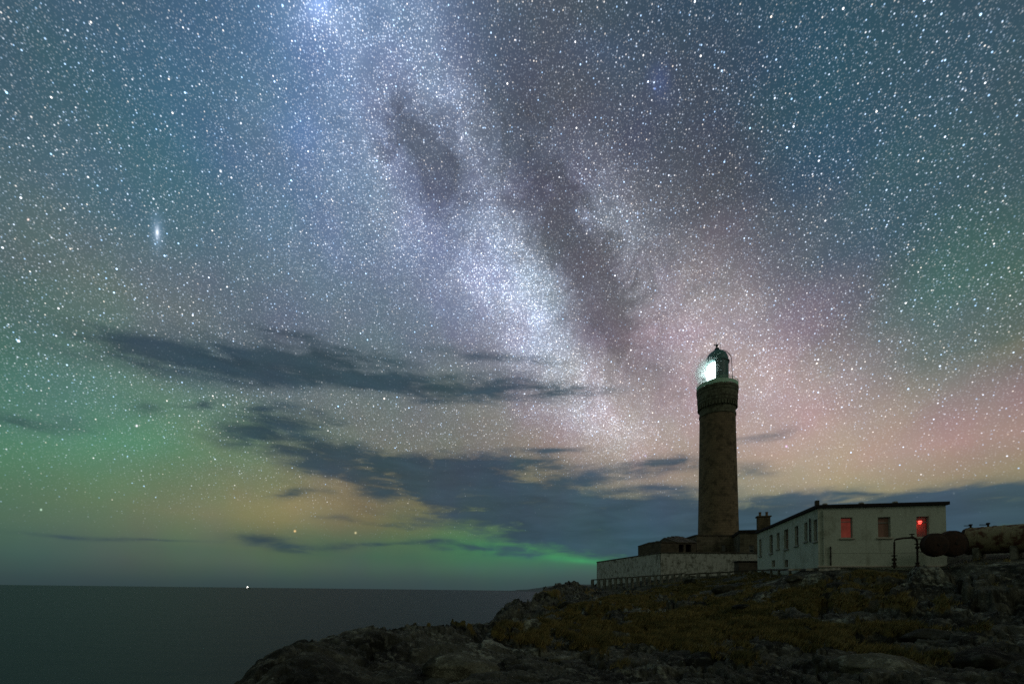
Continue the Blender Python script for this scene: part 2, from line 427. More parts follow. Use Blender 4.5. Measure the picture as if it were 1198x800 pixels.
def masonry(name, c1, c2, bw=.75, bh=.36, mortar=(.05, .048, .042), round_=None, dark=(.05, .045, .03)):
    m, N, bs = mat(name, .92, .2)
    P = pos(N)
    if round_ is not None:
        x, y, z = N.sep(N.v('SUBTRACT', P, round_))
        u = N.m('MULTIPLY', N.m('ARCTAN2', x, y), 3.0)
        uv = N.comb(u, z, 0)
    else:
        x, y, z = N.sep(P)
        uv = N.comb(N.m('ADD', x, N.m('MULTIPLY', y, .62)), z, 0)
    br = N.new('ShaderNodeTexBrick')
    N.put(br.inputs['Vector'], uv)
    for k, v_ in (('Color1', (*c1, 1)), ('Color2', (*c2, 1)), ('Mortar', (*mortar, 1)), ('Scale', 1.0), ('Mortar Size', .012), ('Mortar Smooth', .3), ('Bias', 0.0), ('Brick Width', bw), ('Row Height', bh)):
        br.inputs[k].default_value = v_
    n1 = N.noise(P, .9, 6.0, .65)['Fac']
    n2 = N.noise(P, 6.0, 5.0, .65)['Fac']
    col = N.mix(N.m('MULTIPLY', N.rng(n1, .45, .68), .75), br.outputs['Color'], dark)
    col = N.mix(N.m('MULTIPLY', n2, .6), col, (.02, .018, .014))
    N.put(bs.inputs['Base Color'], col)
    bump(N, bs, N.m('ADD', N.m('MULTIPLY', br.outputs['Fac'], -.6), n2), .5, .03)
    return m
def plain(name, c, rough=.7, spec=.3, metal=0.0, var=.35, scale=5.0):
    m, N, bs = mat(name, rough, spec)
    bs.inputs['Metallic'].default_value = metal
    n = N.noise(pos(N), scale, 5.0, .65)['Fac']
    N.put(bs.inputs['Base Color'], N.mix(N.m('MULTIPLY', n, var), c, tuple(x * .3 for x in c)))
    bump(N, bs, n, .25, .01)
    return m
def emit(name, c, k):
    m = bpy.data.materials.new(name); m.use_nodes = True
    N = NT(m.node_tree); m.node_tree.nodes.clear()
    e = N.new('ShaderNodeEmission'); e.inputs[0].default_value = (*c, 1); e.inputs[1].default_value = k
    o = N.new('ShaderNodeOutputMaterial'); N.l.new(e.outputs[0], o.inputs[0])
    return m
def glass(name, tint=(.9, .95, .95), refl=.12):
    m = bpy.data.materials.new(name); m.use_nodes = True
    N = NT(m.node_tree); m.node_tree.nodes.clear()
    t = N.new('ShaderNodeBsdfTransparent'); t.inputs[0].default_value = (*tint, 1)
    g = N.new('ShaderNodeBsdfGlossy'); g.inputs['Roughness'].default_value = .06
    mx = N.new('ShaderNodeMixShader'); mx.inputs[0].default_value = refl
    N.l.new(t.outputs[0], mx.inputs[1]); N.l.new(g.outputs[0], mx.inputs[2])
    o = N.new('ShaderNodeOutputMaterial'); N.l.new(mx.outputs[0], o.inputs[0])
    return m

# ------------------------------------------------------------------ noise on arrays
def _h(ix, iy, s):
    h = (ix.astype(np.int64) * 374761393 + iy.astype(np.int64) * 668265263 + s * 1442695041) & 0xffffffff
    h = ((h ^ (h >> 13)) * 1274126177) & 0xffffffff
    return ((h ^ (h >> 16)) & 0xffffff) / float(0xffffff)
def vnoise(x, y, s=0):
    ix, iy = np.floor(x), np.floor(y); fx, fy = x - ix, y - iy
    fx = fx ** 3 * (fx * (fx * 6 - 15) + 10); fy = fy ** 3 * (fy * (fy * 6 - 15) + 10)
    a, b, c, d = _h(ix, iy, s), _h(ix + 1, iy, s), _h(ix, iy + 1, s), _h(ix + 1, iy + 1, s)
    return (a * (1 - fx) + b * fx) * (1 - fy) + (c * (1 - fx) + d * fx) * fy
def fbm(x, y, o=5, s=0, g=.5):
    t, a, n = 0, 1.0, 0
    for k in range(o):
        t = t + a * vnoise(x, y, s + k * 17); n += a; a *= g
        x, y = x * 1.97 + y * .31 + 5.3, y * 1.97 - x * .31 + 1.7
    return t / n
def blocks(x, y, s=0):
    """broken rock: each cell is a tilted slab of its own height; second value: nearness to a crack"""
    ix, iy = np.floor(x), np.floor(y)
    b1 = np.full(x.shape, 9.0); b2 = np.full(x.shape, 9.0); h = np.zeros(x.shape)
    for dx in (-1, 0, 1):
        for dy in (-1, 0, 1):
            cx, cy = ix + dx, iy + dy
            qx, qy = cx + _h(cx, cy, s), cy + _h(cx, cy, s + 1)
            d = np.hypot(x - qx, y - qy)
            hh = _h(cx, cy, s + 2) + (x - qx) * (_h(cx, cy, s + 3) - .5) * 1.3 + (y - qy) * (_h(cx, cy, s + 4) - .35) * 1.3
            near = d < b1
            b2 = np.where(near, b1, np.minimum(b2, d))
            h = np.where(near, hh, h); b1 = np.where(near, d, b1)
    return h, b2 - b1

# ------------------------------------------------------------------ the land
LP = []
def L(px, py, Y, dz=0.0):
    p = at(px, py, Y); LP.append((p.x, p.y, p.z + dz))
for a in range(-110, 111, 20):
    LP.append((1.6 * math.sin(R(a)), 1.6 * math.cos(R(a)), 14.3))
for p in [(300,812,7),(400,806,7),(500,803,7),(620,803,7.3),(760,803,7.6),(900,802,7.8),(1050,800,7.8),(1198,796,7.6),
          (262,800,9.6),(325,769,12),(400,746,14.5),(460,734,17),(520,729.5,19.5),(560,728.5,21.5),(620,728,24),
          (420,775,10),(500,762,12),(600,768,11.5),(600,742,17),(700,740,20),(680,770,12),(760,765,13),(760,740,20),(900,765,13),(900,738,18),(1050,762,12.5),(1050,735,17),(1198,758,11),(1198,722,15),
          (680,716,36),(760,716,31),(860,718,25),(960,714,22),(1080,700,20),(1198,690,18),
          (720,697,50),(760,693,48),(860,688,40),(960,688,27),(1080,678,25),(1198,668,23),
          (640,716,44),(600,722,50),(566,729,52),(583,716,56),(603,703,61),(640,688,71),(670,684,79),(700,683,86),
          (680,698,62),(640,703,58),
          (700,687,76),(740,684.5,68),(770,682,63),(800,679,58),(850,675.5,54),(900,672,47),(957,666.5,34.4),
          (699,679,88),(773,675,65.5),(830,672,63),(884,668.5,61),(957,664,36),(886,667,51),(1035,665,34.3),(1108,664.5,32.5),(1125,658,31),(1122,645,36),(1118,646,40),(1150,656,29.5),(1198,654,28.5),(1150,648,34),(1198,643,33),(1260,640,33),(1350,640,32)]:
    L(*p)
for (px, Y, z) in [(230,8,13.2),(130,6,13.2),(270,13.5,10),(330,16.5,10.2),(400,20,10),(460,23.5,10),(520,27,10),(560,30,10.5),(600,34,11.5),
                   (200,12,7),(300,22,2),(400,32,1),(500,38,3),(540,46,5),(545,55,4),(570,64,4),(600,76,4.5),(640,92,7),(690,110,9),
                   (100,9,8),(0,8,6),(0,20,-3),(200,25,-4),(350,45,-4),(480,60,-4),(540,80,-4),(600,110,-4),(660,150,-4),(300,90,-5),(0,60,-5),(450,140,-5),
                   (840,74,19.6),(900,74,19.4),(1000,60,18.8),(1100,50,18.5),(840,95,18.5),(1000,95,18),(1198,70,18),(1400,50,17.5),(760,110,15),(840,140,10),(1100,140,12),(1300,110,15),
                   (760,175,-5),(900,178,-4),(1100,165,0),(1400,110,12),(1700,60,15)]:
    r_ = ray(px, 690); LP.append((r_.x * Y, Y, z))
for a, r, z in [(-90,5,13.2),(-90,12,6),(-90,25,-4),(-90,80,-5),(-112,6,14),(-112,30,6),(-112,90,-5),(90,6,14.4),(90,20,15.5),(90,60,16),(110,10,14.5),(110,50,15),(90,150,5),(112,150,5),(70,30,16.2),(70,90,14),(60,180,0),(-60,180,-5),(-30,185,-5)]:
    LP.append((r * math.sin(R(a)), r * math.cos(R(a)), z))
LP = np.array(LP)
def warp(x, y):
    r = np.hypot(x, y)
    return np.stack([np.arctan2(x, y) * 2.2, np.log(np.maximum(r, .5))], -1)
def tps_fit(P, z, lam=2e-4):
    d = np.linalg.norm(P[:, None] - P[None], axis=-1)
    K = np.where(d > 0, d * d * np.log(np.maximum(d, 1e-9)), 0) + lam * np.eye(len(P))
    Q = np.hstack([np.ones((len(P), 1)), P])
    A = np.block([[K, Q], [Q.T, np.zeros((3, 3))]])
    return np.linalg.solve(A, np.concatenate([z, np.zeros(3)]))
TW = warp(LP[:, 0], LP[:, 1]); TC = tps_fit(TW, LP[:, 2])
def tps(x, y):
    Q = warp(x, y); out = TC[-3] + Q[..., 0] * TC[-2] + Q[..., 1] * TC[-1]
    for i in range(len(TW)):
        d2 = (Q[..., 0] - TW[i, 0]) ** 2 + (Q[..., 1] - TW[i, 1]) ** 2
        out = out + TC[i] * .5 * d2 * np.log(np.maximum(d2, 1e-12))
    return out

# where turf grows rather than rock: patches on the ground, in metres
def turf_mask(x, y):
    m = np.zeros(x.shape)
    for cx, cy, rx, ry, k in [(8, 26, 5.5, 8, .8), (11, 19, 5, 3.5, .95), (15, 27, 6, 4.5, .8), (20, 30, 5, 3, .6), (12, 42, 8, 10, .85), (5, 17, 3.5, 2.4, .6), (22, 48, 9, 9, .75), (14, 58, 8, 8, .7)]:
        m = m + k * np.exp(-((x - cx) / rx) ** 2 - ((y - cy) / ry) ** 2)
    m = m + (fbm(x * .45, y * .30, 6, 91, .66) - .52) * 3.0
    h = fbm(x * 1.1 + 9, y * .55 + 4, 5, 133, .6)          # bare holes and ledges inside the turf
    m = m - 1.6 * np.clip((h - .555) / .10, 0, 1)
    return np.clip((m - .42) / .28, 0, 1)

NA, NR = 1500, 430
az_ = np.linspace(R(-112), R(112), NA); lr_ = np.linspace(math.log(1.3), math.log(190), NR)
AZ, LR = np.meshgrid(az_, lr_)
RR = np.exp(LR); GX, GY = RR * np.sin(AZ), RR * np.cos(AZ)
# the smooth base is evaluated on a coarser grid and interpolated
ca, cr = np.linspace(az_[0], az_[-1], 260), np.linspace(lr_[0], lr_[-1], 150)
CA, CR = np.meshgrid(ca, cr)
CB = tps(np.exp(CR) * np.sin(CA), np.exp(CR) * np.cos(CA))
def bilin(G, a0, a1, b0, b1, A, B):
    fa = np.clip((A - a0) / (a1 - a0) * (G.shape[1] - 1), 0, G.shape[1] - 1.001); fb = np.clip((B - b0) / (b1 - b0) * (G.shape[0] - 1), 0, G.shape[0] - 1.001)
    i, j = fa.astype(int), fb.astype(int); u, w = fa - i, fb - j
    return (G[j, i] * (1 - u) + G[j, i + 1] * u) * (1 - w) + (G[j + 1, i] * (1 - u) + G[j + 1, i + 1] * u) * w
BASE = bilin(CB, ca[0], ca[-1], cr[0], cr[-1], AZ, LR)
TURF = turf_mask(GX, GY)
rockiness = 1 - .85 * TURF
# strata dip to the north-east: stretch the slabs along one bearing
c_, s_ = math.cos(R(28)), math.sin(R(28))
SX, SY = GX * c_ + GY * s_, (-GX * s_ + GY * c_)
wob = (fbm(GX * .5, GY * .5, 4, 3) - .5) * 2.2
b1, k1 = blocks(SX * .20 + wob * .5, SY * .46 + wob, 11)
b2, k2 = blocks(SX * .62 + wob, SY * 1.25 + wob * 1.6, 23)
b3, k3 = blocks(SX * 1.9 + wob * 3, SY * 3.3 + wob * 2, 37)
far_ = np.clip(RR / 40, 0.25, 1.0)
flat = np.ones(RR.shape)      # keep the ground even where things stand on it
for cx, cy, rr_ in [(27, 42, 9), (29, 34.5, 5), (26, 62, 8), (33, 70, 12), (33, 30, 5), (19, 74, 6)]:
    flat = np.minimum(flat, np.clip((np.hypot(GX - cx, GY - cy) - rr_) / 3.0, .12, 1))
disp = (b1 - .5) * 1.15 * far_ ** .5 * np.clip(RR / 34, .30, 1) + (b2 - .5) * .40 * np.clip(RR / 34, .16, 1.3) + (b3 - .5) * .05 * np.clip(RR / 26, .15, 1)
disp = disp - .28 * np.exp(-(k1 / .07) ** 2) * far_ - .15 * np.clip(RR / 24, .3, 1) * np.exp(-(k2 / .07) ** 2) - .05 * np.exp(-(k3 / .10) ** 2)
disp = disp * rockiness + (fbm(GX * .8, GY * .8, 5, 61) - .5) * .5 * np.clip(RR / 26, .25, 1) + (fbm(GX * 4, GY * 4, 4, 71) - .5) * .07
near_ = np.clip((RR - 1.5) / 4, 0.15, 1)
disp = disp - .52 * np.clip(RR / 28, .45, 1) * rockiness
GZ = BASE + disp * flat * near_
me = bpy.data.meshes.new('rocky_ground')
verts = np.stack([GX, GY, GZ], -1).reshape(-1, 3).astype(np.float32)
idx = np.arange(NA * NR).reshape(NR, NA)
q = np.stack([idx[:-1, :-1], idx[:-1, 1:], idx[1:, 1:], idx[1:, :-1]], -1).reshape(-1, 4)[:, ::-1]
me.vertices.add(len(verts)); me.vertices.foreach_set('co', verts.ravel())
me.loops.add(q.size); me.loops.foreach_set('vertex_index', q.ravel().astype(np.int32))
me.polygons.add(len(q)); me.polygons.foreach_set('loop_start', np.arange(0, q.size, 4, dtype=np.int32)); me.polygons.foreach_set('loop_total', np.full(len(q), 4, dtype=np.int32))
me.update(calc_edges=True)
at_ = me.attributes.new('turf', 'FLOAT', 'POINT'); at_.data.foreach_set('value', TURF.ravel().astype(np.float32))
ck = np.exp(-(k1 / .06) ** 2) * .6 + np.exp(-(k2 / .07) ** 2) * .5
at2 = me.attributes.new('crack', 'FLOAT', 'POINT'); at2.data.foreach_set('value', np.clip(ck, 0, 1).ravel().astype(np.float32))
def ground(x, y):
    x = np.asarray(x, float); y = np.asarray(y, float)
    return bilin(GZ, az_[0], az_[-1], lr_[0], lr_[-1], np.arctan2(x, y), np.log(np.hypot(x, y)))

def rock_nodes(N, bs, turf=None, crack=None, tone=1.0):
    P = pos(N)
    n1 = N.noise(P, .55, 7.0, .62, .5)['Fac']
    n2 = N.noise(P, 3.2, 7.0, .68, .3)['Fac']
    n3 = N.noise(P, 17.0, 5.0, .7)['Fac']
    t = tone
    col = N.mix(N.rng(n1, .38, .62), (.014 * t, .014 * t, .010 * t), (.088 * t, .086 * t, .062 * t))
    col = N.mix(N.m('MULTIPLY', N.rng(n2, .50, .66), .8), col, (.19 * t, .19 * t, .15 * t))
    n0 = N.noise(P, .32, 5.0, .6, .8)['Fac']
    col = N.mix(N.m('MULTIPLY', N.rng(n0, .54, .66), N.rng(n2, .42, .60)), col, (.30 * t, .31 * t, .24 * t))  # broad pale areas: lichen, plus lit rock faces put into the colour
    lich = N.noise(P, 6.5, 6.0, .75, .6)['Fac']
    col = N.mix(N.m('MULTIPLY', N.rng(lich, .60, .68), .75), col, (.33 * t, .35 * t, .29 * t))
    col = N.mix(N.m('MULTIPLY', N.rng(n3, .45, .7), .6), col, (.012, .012, .009))
    if crack is not None:
        a = N.new('ShaderNodeAttribute', attribute_name=crack).outputs['Fac']
        col = N.mix(N.m('MULTIPLY', a, .75), col, (.012, .013, .007))
    if turf is not None:
        a = N.new('ShaderNodeAttribute', attribute_name=turf).outputs['Fac']
        g = N.mix(N.rng(n2, .35, .65), (.130, .105, .032), (.07, .070, .022))
        g = N.mix(N.rng(n1, .4, .62), g, (.135, .092, .028))
        col = N.mix(N.rng(N.m('MULTIPLY_ADD', N.m('SUBTRACT', n2, .5), 1.2, a), .3, .6), col, g)
    N.put(bs.inputs['Base Color'], col)
    bump(N, bs, N.m('ADD', N.m('MULTIPLY', n2, 1.0), N.m('MULTIPLY', n3, .45)), .9, .16)
gm, N_, bs_ = mat('rock_and_turf', .92, .12)
rock_nodes(N_, bs_, 'turf', 'crack')
me.materials.append(gm)
land = bpy.data.objects.new('rocky_ground', me); COL.objects.link(land)
tag(land, kind='structure')

# the sea: one sheet to the horizon
bm = bmesh.new()
rs = [30, 80, 200, 600, 2000, 8000, 30000, 70000]
rings = [[bm.verts.new((r * math.sin(2 * math.pi * i / 96), r * math.cos(2 * math.pi * i / 96), 0)) for i in range(96)] for r in rs]
bm.faces.new(rings[0])
for a, b in zip(rings, rings[1:]):
    for i in range(96): bm.faces.new((a[i], b[i], b[(i + 1) % 96], a[(i + 1) % 96]))
sm, N_, bs_ = mat('sea_water', .48, .28)
N_.put(bs_.inputs['Base Color'], (.007, .025, .028, 1))
bs_.inputs['IOR'].default_value = 1.33
P = pos(N_)
w1 = N_.noise(N_.v('MULTIPLY', P, (.02, .05, 1)), 1.0, 5.0, .55)['Fac']
w2 = N_.noise(N_.v('MULTIPLY', P, (.25, .5, 1)), 1.0, 6.0, .6)['Fac']
bump(N_, bs_, w1, .5, 1.0)
sea = link('sea', bm, sm); tag(sea, kind='structure')

# far headland across the water
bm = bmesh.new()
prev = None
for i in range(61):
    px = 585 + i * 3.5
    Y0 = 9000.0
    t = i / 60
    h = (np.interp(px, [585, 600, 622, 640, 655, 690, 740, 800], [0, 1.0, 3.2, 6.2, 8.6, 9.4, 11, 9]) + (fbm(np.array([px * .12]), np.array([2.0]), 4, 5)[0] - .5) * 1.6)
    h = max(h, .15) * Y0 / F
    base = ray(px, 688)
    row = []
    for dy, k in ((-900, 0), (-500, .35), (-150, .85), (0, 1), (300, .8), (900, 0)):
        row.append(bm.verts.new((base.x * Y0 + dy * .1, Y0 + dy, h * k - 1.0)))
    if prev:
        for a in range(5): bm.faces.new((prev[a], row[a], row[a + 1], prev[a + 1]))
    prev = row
hill = link('hills', bm, plain('haze_toned_hill', (.13, .16, .17), .95, .05), smooth=True); tag(hill, kind='structure')  # distance haze is put into the hill's pale blue-grey base colour

# ------------------------------------------------------------------ buildings
GRANITE = masonry('bare_granite', (.27, .205, .135), (.215, .165, .11))
WHITEWASH = weathered('worn_whitewash', (.60, .60, .56), (.24, .24, .20), 1.7, c3=(.15, .15, .12), lo=.47, hi=.66)
DARKSTONE = weathered('dark_stone', (.11, .095, .07), (.06, .05, .04), 1.4, streak=False)
DARKROOF = plain('dark_roofing', (.025, .024, .024), .9, .15)
HARL = weathered('cream_harling', (.56, .62, .54), (.33, .35, .28), .8, lo=.50, hi=.78, bstr=.25)
BLACKPIPE = plain('cast_iron', (.035, .03, .028), .7)
FRAMEMAT = plain('window_paint', (.30, .30, .28), .6)
DARKGLASS = plain('dark_window_glass', (.012, .015, .017), .12, .6, var=.1)
BOARD = plain('brown_board', (.15, .10, .065), .9)

def facade(bm, A, B, z0, z1, n, th, holes):
    """wall from A to B (2-D points), outward normal n, with rectangular openings (u0,u1,z0,z1) and their reveals"""
    A, B = Vector((*A[:2], 0)), Vector((*B[:2], 0)); L_ = (B - A).length; d = (B - A) / L_
    us = sorted({0.0, L_, *[h[0] for h in holes], *[h[1] for h in holes]})
    zs = sorted({z0, z1, *[h[2] for h in holes], *[h[3] for h in holes]})
    P = lambda u, z, t=0.0: A + d * u - n * t + Vector((0, 0, z))
    for u0, u1 in zip(us, us[1:]):
        for a, b in zip(zs, zs[1:]):
            um, zm = (u0 + u1) / 2, (a + b) / 2
            if any(h[0] < um < h[1] and h[2] < zm < h[3] for h in holes): continue
            quad(bm, P(u0, a), P(u1, a), P(u1, b), P(u0, b))
    for h in holes:
        u0, u1, a, b = h
        for p, q_ in (((u0, a), (u1, a)), ((u1, a), (u1, b)), ((u1, b), (u0, b)), ((u0, b), (u0, a))):
            quad(bm, P(*p), P(*q_), P(*q_, th), P(*p, th))
    return P
def on_plane(px, py, A, B):
    """photo pixel -> (u, z) on the vertical plane through A and B"""
    A, B = Vector((*A[:2], 0)), Vector((*B[:2], 0)); d = (B - A).normalized()
    n = Vector((-d.y, d.x, 0)); r = ray(px, py)
    t = (A - Vector((CAM.x, CAM.y, 0))).dot(n) / Vector((r.x, r.y, 0)).dot(n)
    p = CAM + r * t
    return (Vector((p.x, p.y, 0)) - A).dot(d), p.z
def hole(px0, py0, px1, py1, A, B, vert='mid'):
    u0, za = on_plane(px0, (py0 + py1) / 2, A, B); u1, zb = on_plane(px1, (py0 + py1) / 2, A, B)
    pm = (px0 + px1) / 2
    zt = on_plane(pm, py0, A, B)[1]; zl = on_plane(pm, py1, A, B)[1]
    return (min(u0, u1), max(u0, u1), zl, zt)
def window(parent, P, n, d, h, pane_mat, bars=1, sill=True, depth=.18, transom=None, frame=True, sillmat=None, label=None):
    """a frame with its pane and sill, set back in opening h"""
    u0, u1, z0, z1 = h; Z = Vector((0, 0, 1)); t = .06
    bm = bmesh.new()
    def bar(ua, ub, za, zb, dd=.05):
        c = P((ua + ub) / 2, (za + zb) / 2, depth)
        obox(bm, c, d * (ub - ua), n * dd, Z * (zb - za))
    bar(u0 + .003, u0 + t, z0 + .003, z1 - .003); bar(u1 - t, u1 - .003, z0 + .003, z1 - .003); bar(u0 + t, u1 - t, z0 + .003, z0 + t); bar(u0 + t, u1 - t, z1 - t, z1 - .003)
    if bars:
        zm = transom if transom is not None else (z0 + z1) / 2
        bar(u0 + t, u1 - t, zm - .03, zm + .03, .06)
    fr = link('window', bm, FRAMEMAT, parent)
    if label: fr['label'] = label
    bm = bmesh.new()
    obox(bm, P((u0 + u1) / 2, (z0 + z1) / 2, depth + .03), d * (u1 - u0 - .04), n * .012, Z * (z1 - z0 - .04))
    link('pane', bm, pane_mat, fr)
    if sill:
        bm = bmesh.new()
        obox(bm, P((u0 + u1) / 2, z0 - .055, -.03), d * (u1 - u0 + .24), n * .16, Z * .11, .01)
        link('sill', bm, sillmat or FRAMEMAT, fr)
    return fr

# --- the long white flat-roofed house
A0_ = at(957.7, 662, 35.5); B0_ = at(886.3, 665, 51.1); C0_ = at(1108.3, 662.6, 33.6)
HTOP = at(957.7, 594.5, 35.5).z; HBOT = A0_.z - .9
hd1 = Vector((B0_.x - A0_.x, B0_.y - A0_.y, 0)); hd2 = Vector((C0_.x - A0_.x, C0_.y - A0_.y, 0))
hd1n, hd2n = hd1.normalized(), hd2.normalized()
nL = -hd2n.copy(); nL = (nL - hd1n * nL.dot(hd1n)).normalized()      # outward of the long left facade
nF = -hd1n.copy(); nF = (nF - hd2n * nF.dot(hd2n)).normalized()      # outward of the gable towards the camera
house = empty('flat_roofed_house', (A0_.x, A0_.y, HBOT), 'long white harled house with dark flat roof and one red lit window beside the lighthouse', 'house')
D0_ = Vector((A0_.x, A0_.y, 0)) + hd1 + hd2
hl = [hole(888.2, 630.5, 890.8, 650, A0_, B0_), hole(900.2, 625.5, 904, 647, A0_, B0_), hole(908.8, 623, 912, 642, A0_, B0_), hole(917.3, 619, 922.3, 642, A0_, B0_),
      hole(929.8, 615, 934, 638, A0_, B0_), hole(941, 611, 944.6, 633, A0_, B0_), hole(952, 607.5, 956, 633, A0_, B0_)]
hlow = [hole(902.8, 655, 906.6, 663, A0_, B0_), hole(918, 654.5, 922, 663.5, A0_, B0_)]
hf = [hole(983.8, 605, 997.6, 629, A0_, C0_), hole(1027.2, 604.5, 1042, 628.5, A0_, C0_), hole(1072.2, 603.8, 1087, 628, A0_, C0_)]
bm = bmesh.new()
PF = facade(bm, A0_, C0_, HBOT, HTOP, nF, .32, hf)
PL = facade(bm, A0_, B0_, HBOT, HTOP, nL, .32, hl + hlow)
Bw, Cw, Dw = Vector((B0_.x, B0_.y, 0)), Vector((C0_.x, C0_.y, 0)), D0_
zz = lambda p, z: Vector((p.x, p.y, z))
quad(bm, zz(Bw, HBOT), zz(Dw, HBOT), zz(Dw, HTOP), zz(Bw, HTOP)); quad(bm, zz(Cw, HBOT), zz(Dw, HBOT), zz(Dw, HTOP), zz(Cw, HTOP))
link('wall', bm, HARL, house)
# rooms behind the openings: an inner shell so that nothing shows through
bm = bmesh.new()
ins = .9
Ai = Vector((A0_.x, A0_.y, 0)) - nL * .34 - nF * ins * 1.6
Bi, Ci, Di = Bw - nL * .34, Cw - nF * ins * 1.6, Dw
quad(bm, zz(Ai, HBOT), zz(Ci, HBOT), zz(Ci, HTOP - .05), zz(Ai, HTOP - .05)); 
Al = Vector((A0_.x, A0_.y, 0)) - nL * .75; Bl = Bw - nL * .75
quad(bm, zz(Al, HBOT), zz(Bl, HBOT), zz(Bl, HTOP - .05), zz(Al, HTOP - .05))
link('inner_wall', bm, plain('inner_plaster', (.20, .18, .15), .95, .1), house)
# roof slab with overhang, fascia, stack and vents
bm = bmesh.new()
o_ = .18
cen = (Vector((A0_.x, A0_.y, 0)) + Dw) / 2
obox(bm, zz(cen, HTOP + .13), hd1n * (hd1.length + 2 * o_), hd2n * (hd2.length + 2 * o_), Vector((0, 0, .24)), .02)
roof = link('roof', bm, DARKROOF, house)
bm = bmesh.new()
c = Vector((A0_.x, A0_.y, 0)) + hd2n * .05 + hd1n * .25
obox(bm, zz(c, HTOP + .45), hd1n * .34, hd2n * .24, Vector((0, 0, .42)), .02)
link('stack', bm, DARKSTONE, roof)
for px in (973, 1017, 1058):
    u, _ = on_plane(px, 590, A0_, C0_)
    bm = bmesh.new()
    c = zz(Vector((A0_.x, A0_.y, 0)) + hd2n * u + hd1n * 1.2, HTOP + .24)
    lathe(bm, c, [(.09, 0), (.09, .22), (.20, .24), (.16, .34), (.02, .37)], 14)
    link('vent', bm, FRAMEMAT, roof)
# windows on the long side
for h in hl:
    window(house, PL, nL, hd1n, h, BOARD if h is hl[3] else DARKGLASS, bars=1)
for h in hlow:
    window(house, PL, nL, hd1n, h, BOARD, bars=0, sill=False)
# gable windows
blind = mat('brown_blind', .9, .1)
N_ = blind[1]; bs_ = blind[2]
w = N_.new('ShaderNodeTexWave', wave_type='BANDS', bands_direction='Z'); N_.put(w.inputs['Vector'], pos(N_)); w.inputs['Scale'].default_value = 4.0; w.inputs['Distortion'].default_value = .3
N_.put(bs_.inputs['Base Color'], N_.mix(w.outputs['Fac'], (.36, .21, .17), (.22, .125, .10)))
redblind = mat('red_lit_blind', .9, .1)
N_ = redblind[1]; bs_ = redblind[2]
w = N_.new('ShaderNodeTexWave', wave_type='BANDS', bands_direction='Z'); N_.put(w.inputs['Vector'], pos(N_)); w.inputs['Scale'].default_value = 4.0; w.inputs['Distortion'].default_value = .6
n = N_.noise(pos(N_), 1.6, 4.0, .6)['Fac']
N_.put(bs_.inputs['Base Color'], (.25, .10, .07, 1))
N_.put(bs_.inputs['Emission Color'], N_.mix(w.outputs['Fac'], (1.0, .15, .12), (.50, .08, .065)))
N_.put(bs_.inputs['Emission Strength'], N_.rng(n, .3, .7, .05, .12, 'LINEAR'))
SILL = plain('pale_sill', (.48, .44, .38), .8)
w1_ = window(house, PF, nF, hd2n, hf[0], redblind[0], bars=1, transom=hf[0][3] - .32, sillmat=SILL, label='window with red glowing blind')
w2_ = window(house, PF, nF, hd2n, hf[1], blind[0], bars=1, transom=hf[1][3] - .42, sillmat=SILL)
w3_ = window(house, PF, nF, hd2n, hf[2], glass('clear_pane', (.85, .8, .8), .06), bars=1, transom=hf[2][2] + (hf[2][3] - hf[2][2]) * .72, sillmat=SILL, label='window with red lamp shining inside')
# the room behind window three, lit by a red lamp
bm = bmesh.new()
u0, u1, z0, z1 = hf[2]
q0, q1 = PF(u0 - .35, z0 - .3, .34), PF(u1 + .9, z1 + .25, .34)
for a in ((u0 - .35, z0 - .3), ):
    a1_, b1_ = u0 - .35, u1 + .8
    za_, zb_ = z0 - .2, z1 + .12
    T0, T1 = .33, 1.35
    quad(bm, PF(a1_, za_, T1), PF(b1_, za_, T1), PF(b1_, zb_, T1), PF(a1_, zb_, T1))
    quad(bm, PF(a1_, za_, T0), PF(a1_, za_, T1), PF(a1_, zb_, T1), PF(a1_, zb_, T0))
    quad(bm, PF(b1_, za_, T0), PF(b1_, za_, T1), PF(b1_, zb_, T1), PF(b1_, zb_, T0))
    quad(bm, PF(a1_, za_, T0), PF(b1_, za_, T0), PF(b1_, za_, T1), PF(a1_, za_, T1))
    quad(bm, PF(a1_, zb_, T0), PF(b1_, zb_, T0), PF(b1_, zb_, T1), PF(a1_, zb_, T1))
link('room_lining', bm, plain('room_plaster', (.30, .20, .17), .95, .1), house)
zl_ = on_plane(1075.5, 611, A0_, C0_)
lc = at(1076.2, 610.5, A0_.y + hd2n.y * zl_[0] + .78)
lamp = empty('hanging_lamp', lc, 'red lamp glowing behind the right hand gable window of the white house', 'lamp')
bm = bmesh.new(); lathe(bm, lc, [(.01, -.14), (.09, -.11), (.13, 0), (.09, .10), (.02, .13)], 16); link('bulb', bm, emit('red_lamp', (1.0, .055, .04), 9.0), lamp)
ld = bpy.data.lights.new('red_lamp_light', 'POINT'); ld.energy = 5.0; ld.color = (1.0, .06, .03); ld.shadow_soft_size = .1
lo = bpy.data.objects.new('red_lamp_light', ld); COL.objects.link(lo); lo.parent = lamp; lo.location = (-.0, 0, -.22)
bm = bmesh.new(); lathe(bm, lc, [(.16, .08), (.10, .14), (.03, .17)], 16); tube(bm, [lc + Vector((0, 0, .16)), zz(lc, z1 + .11)], .008, 6); link('lamp_shade', bm, BLACKPIPE, lamp)

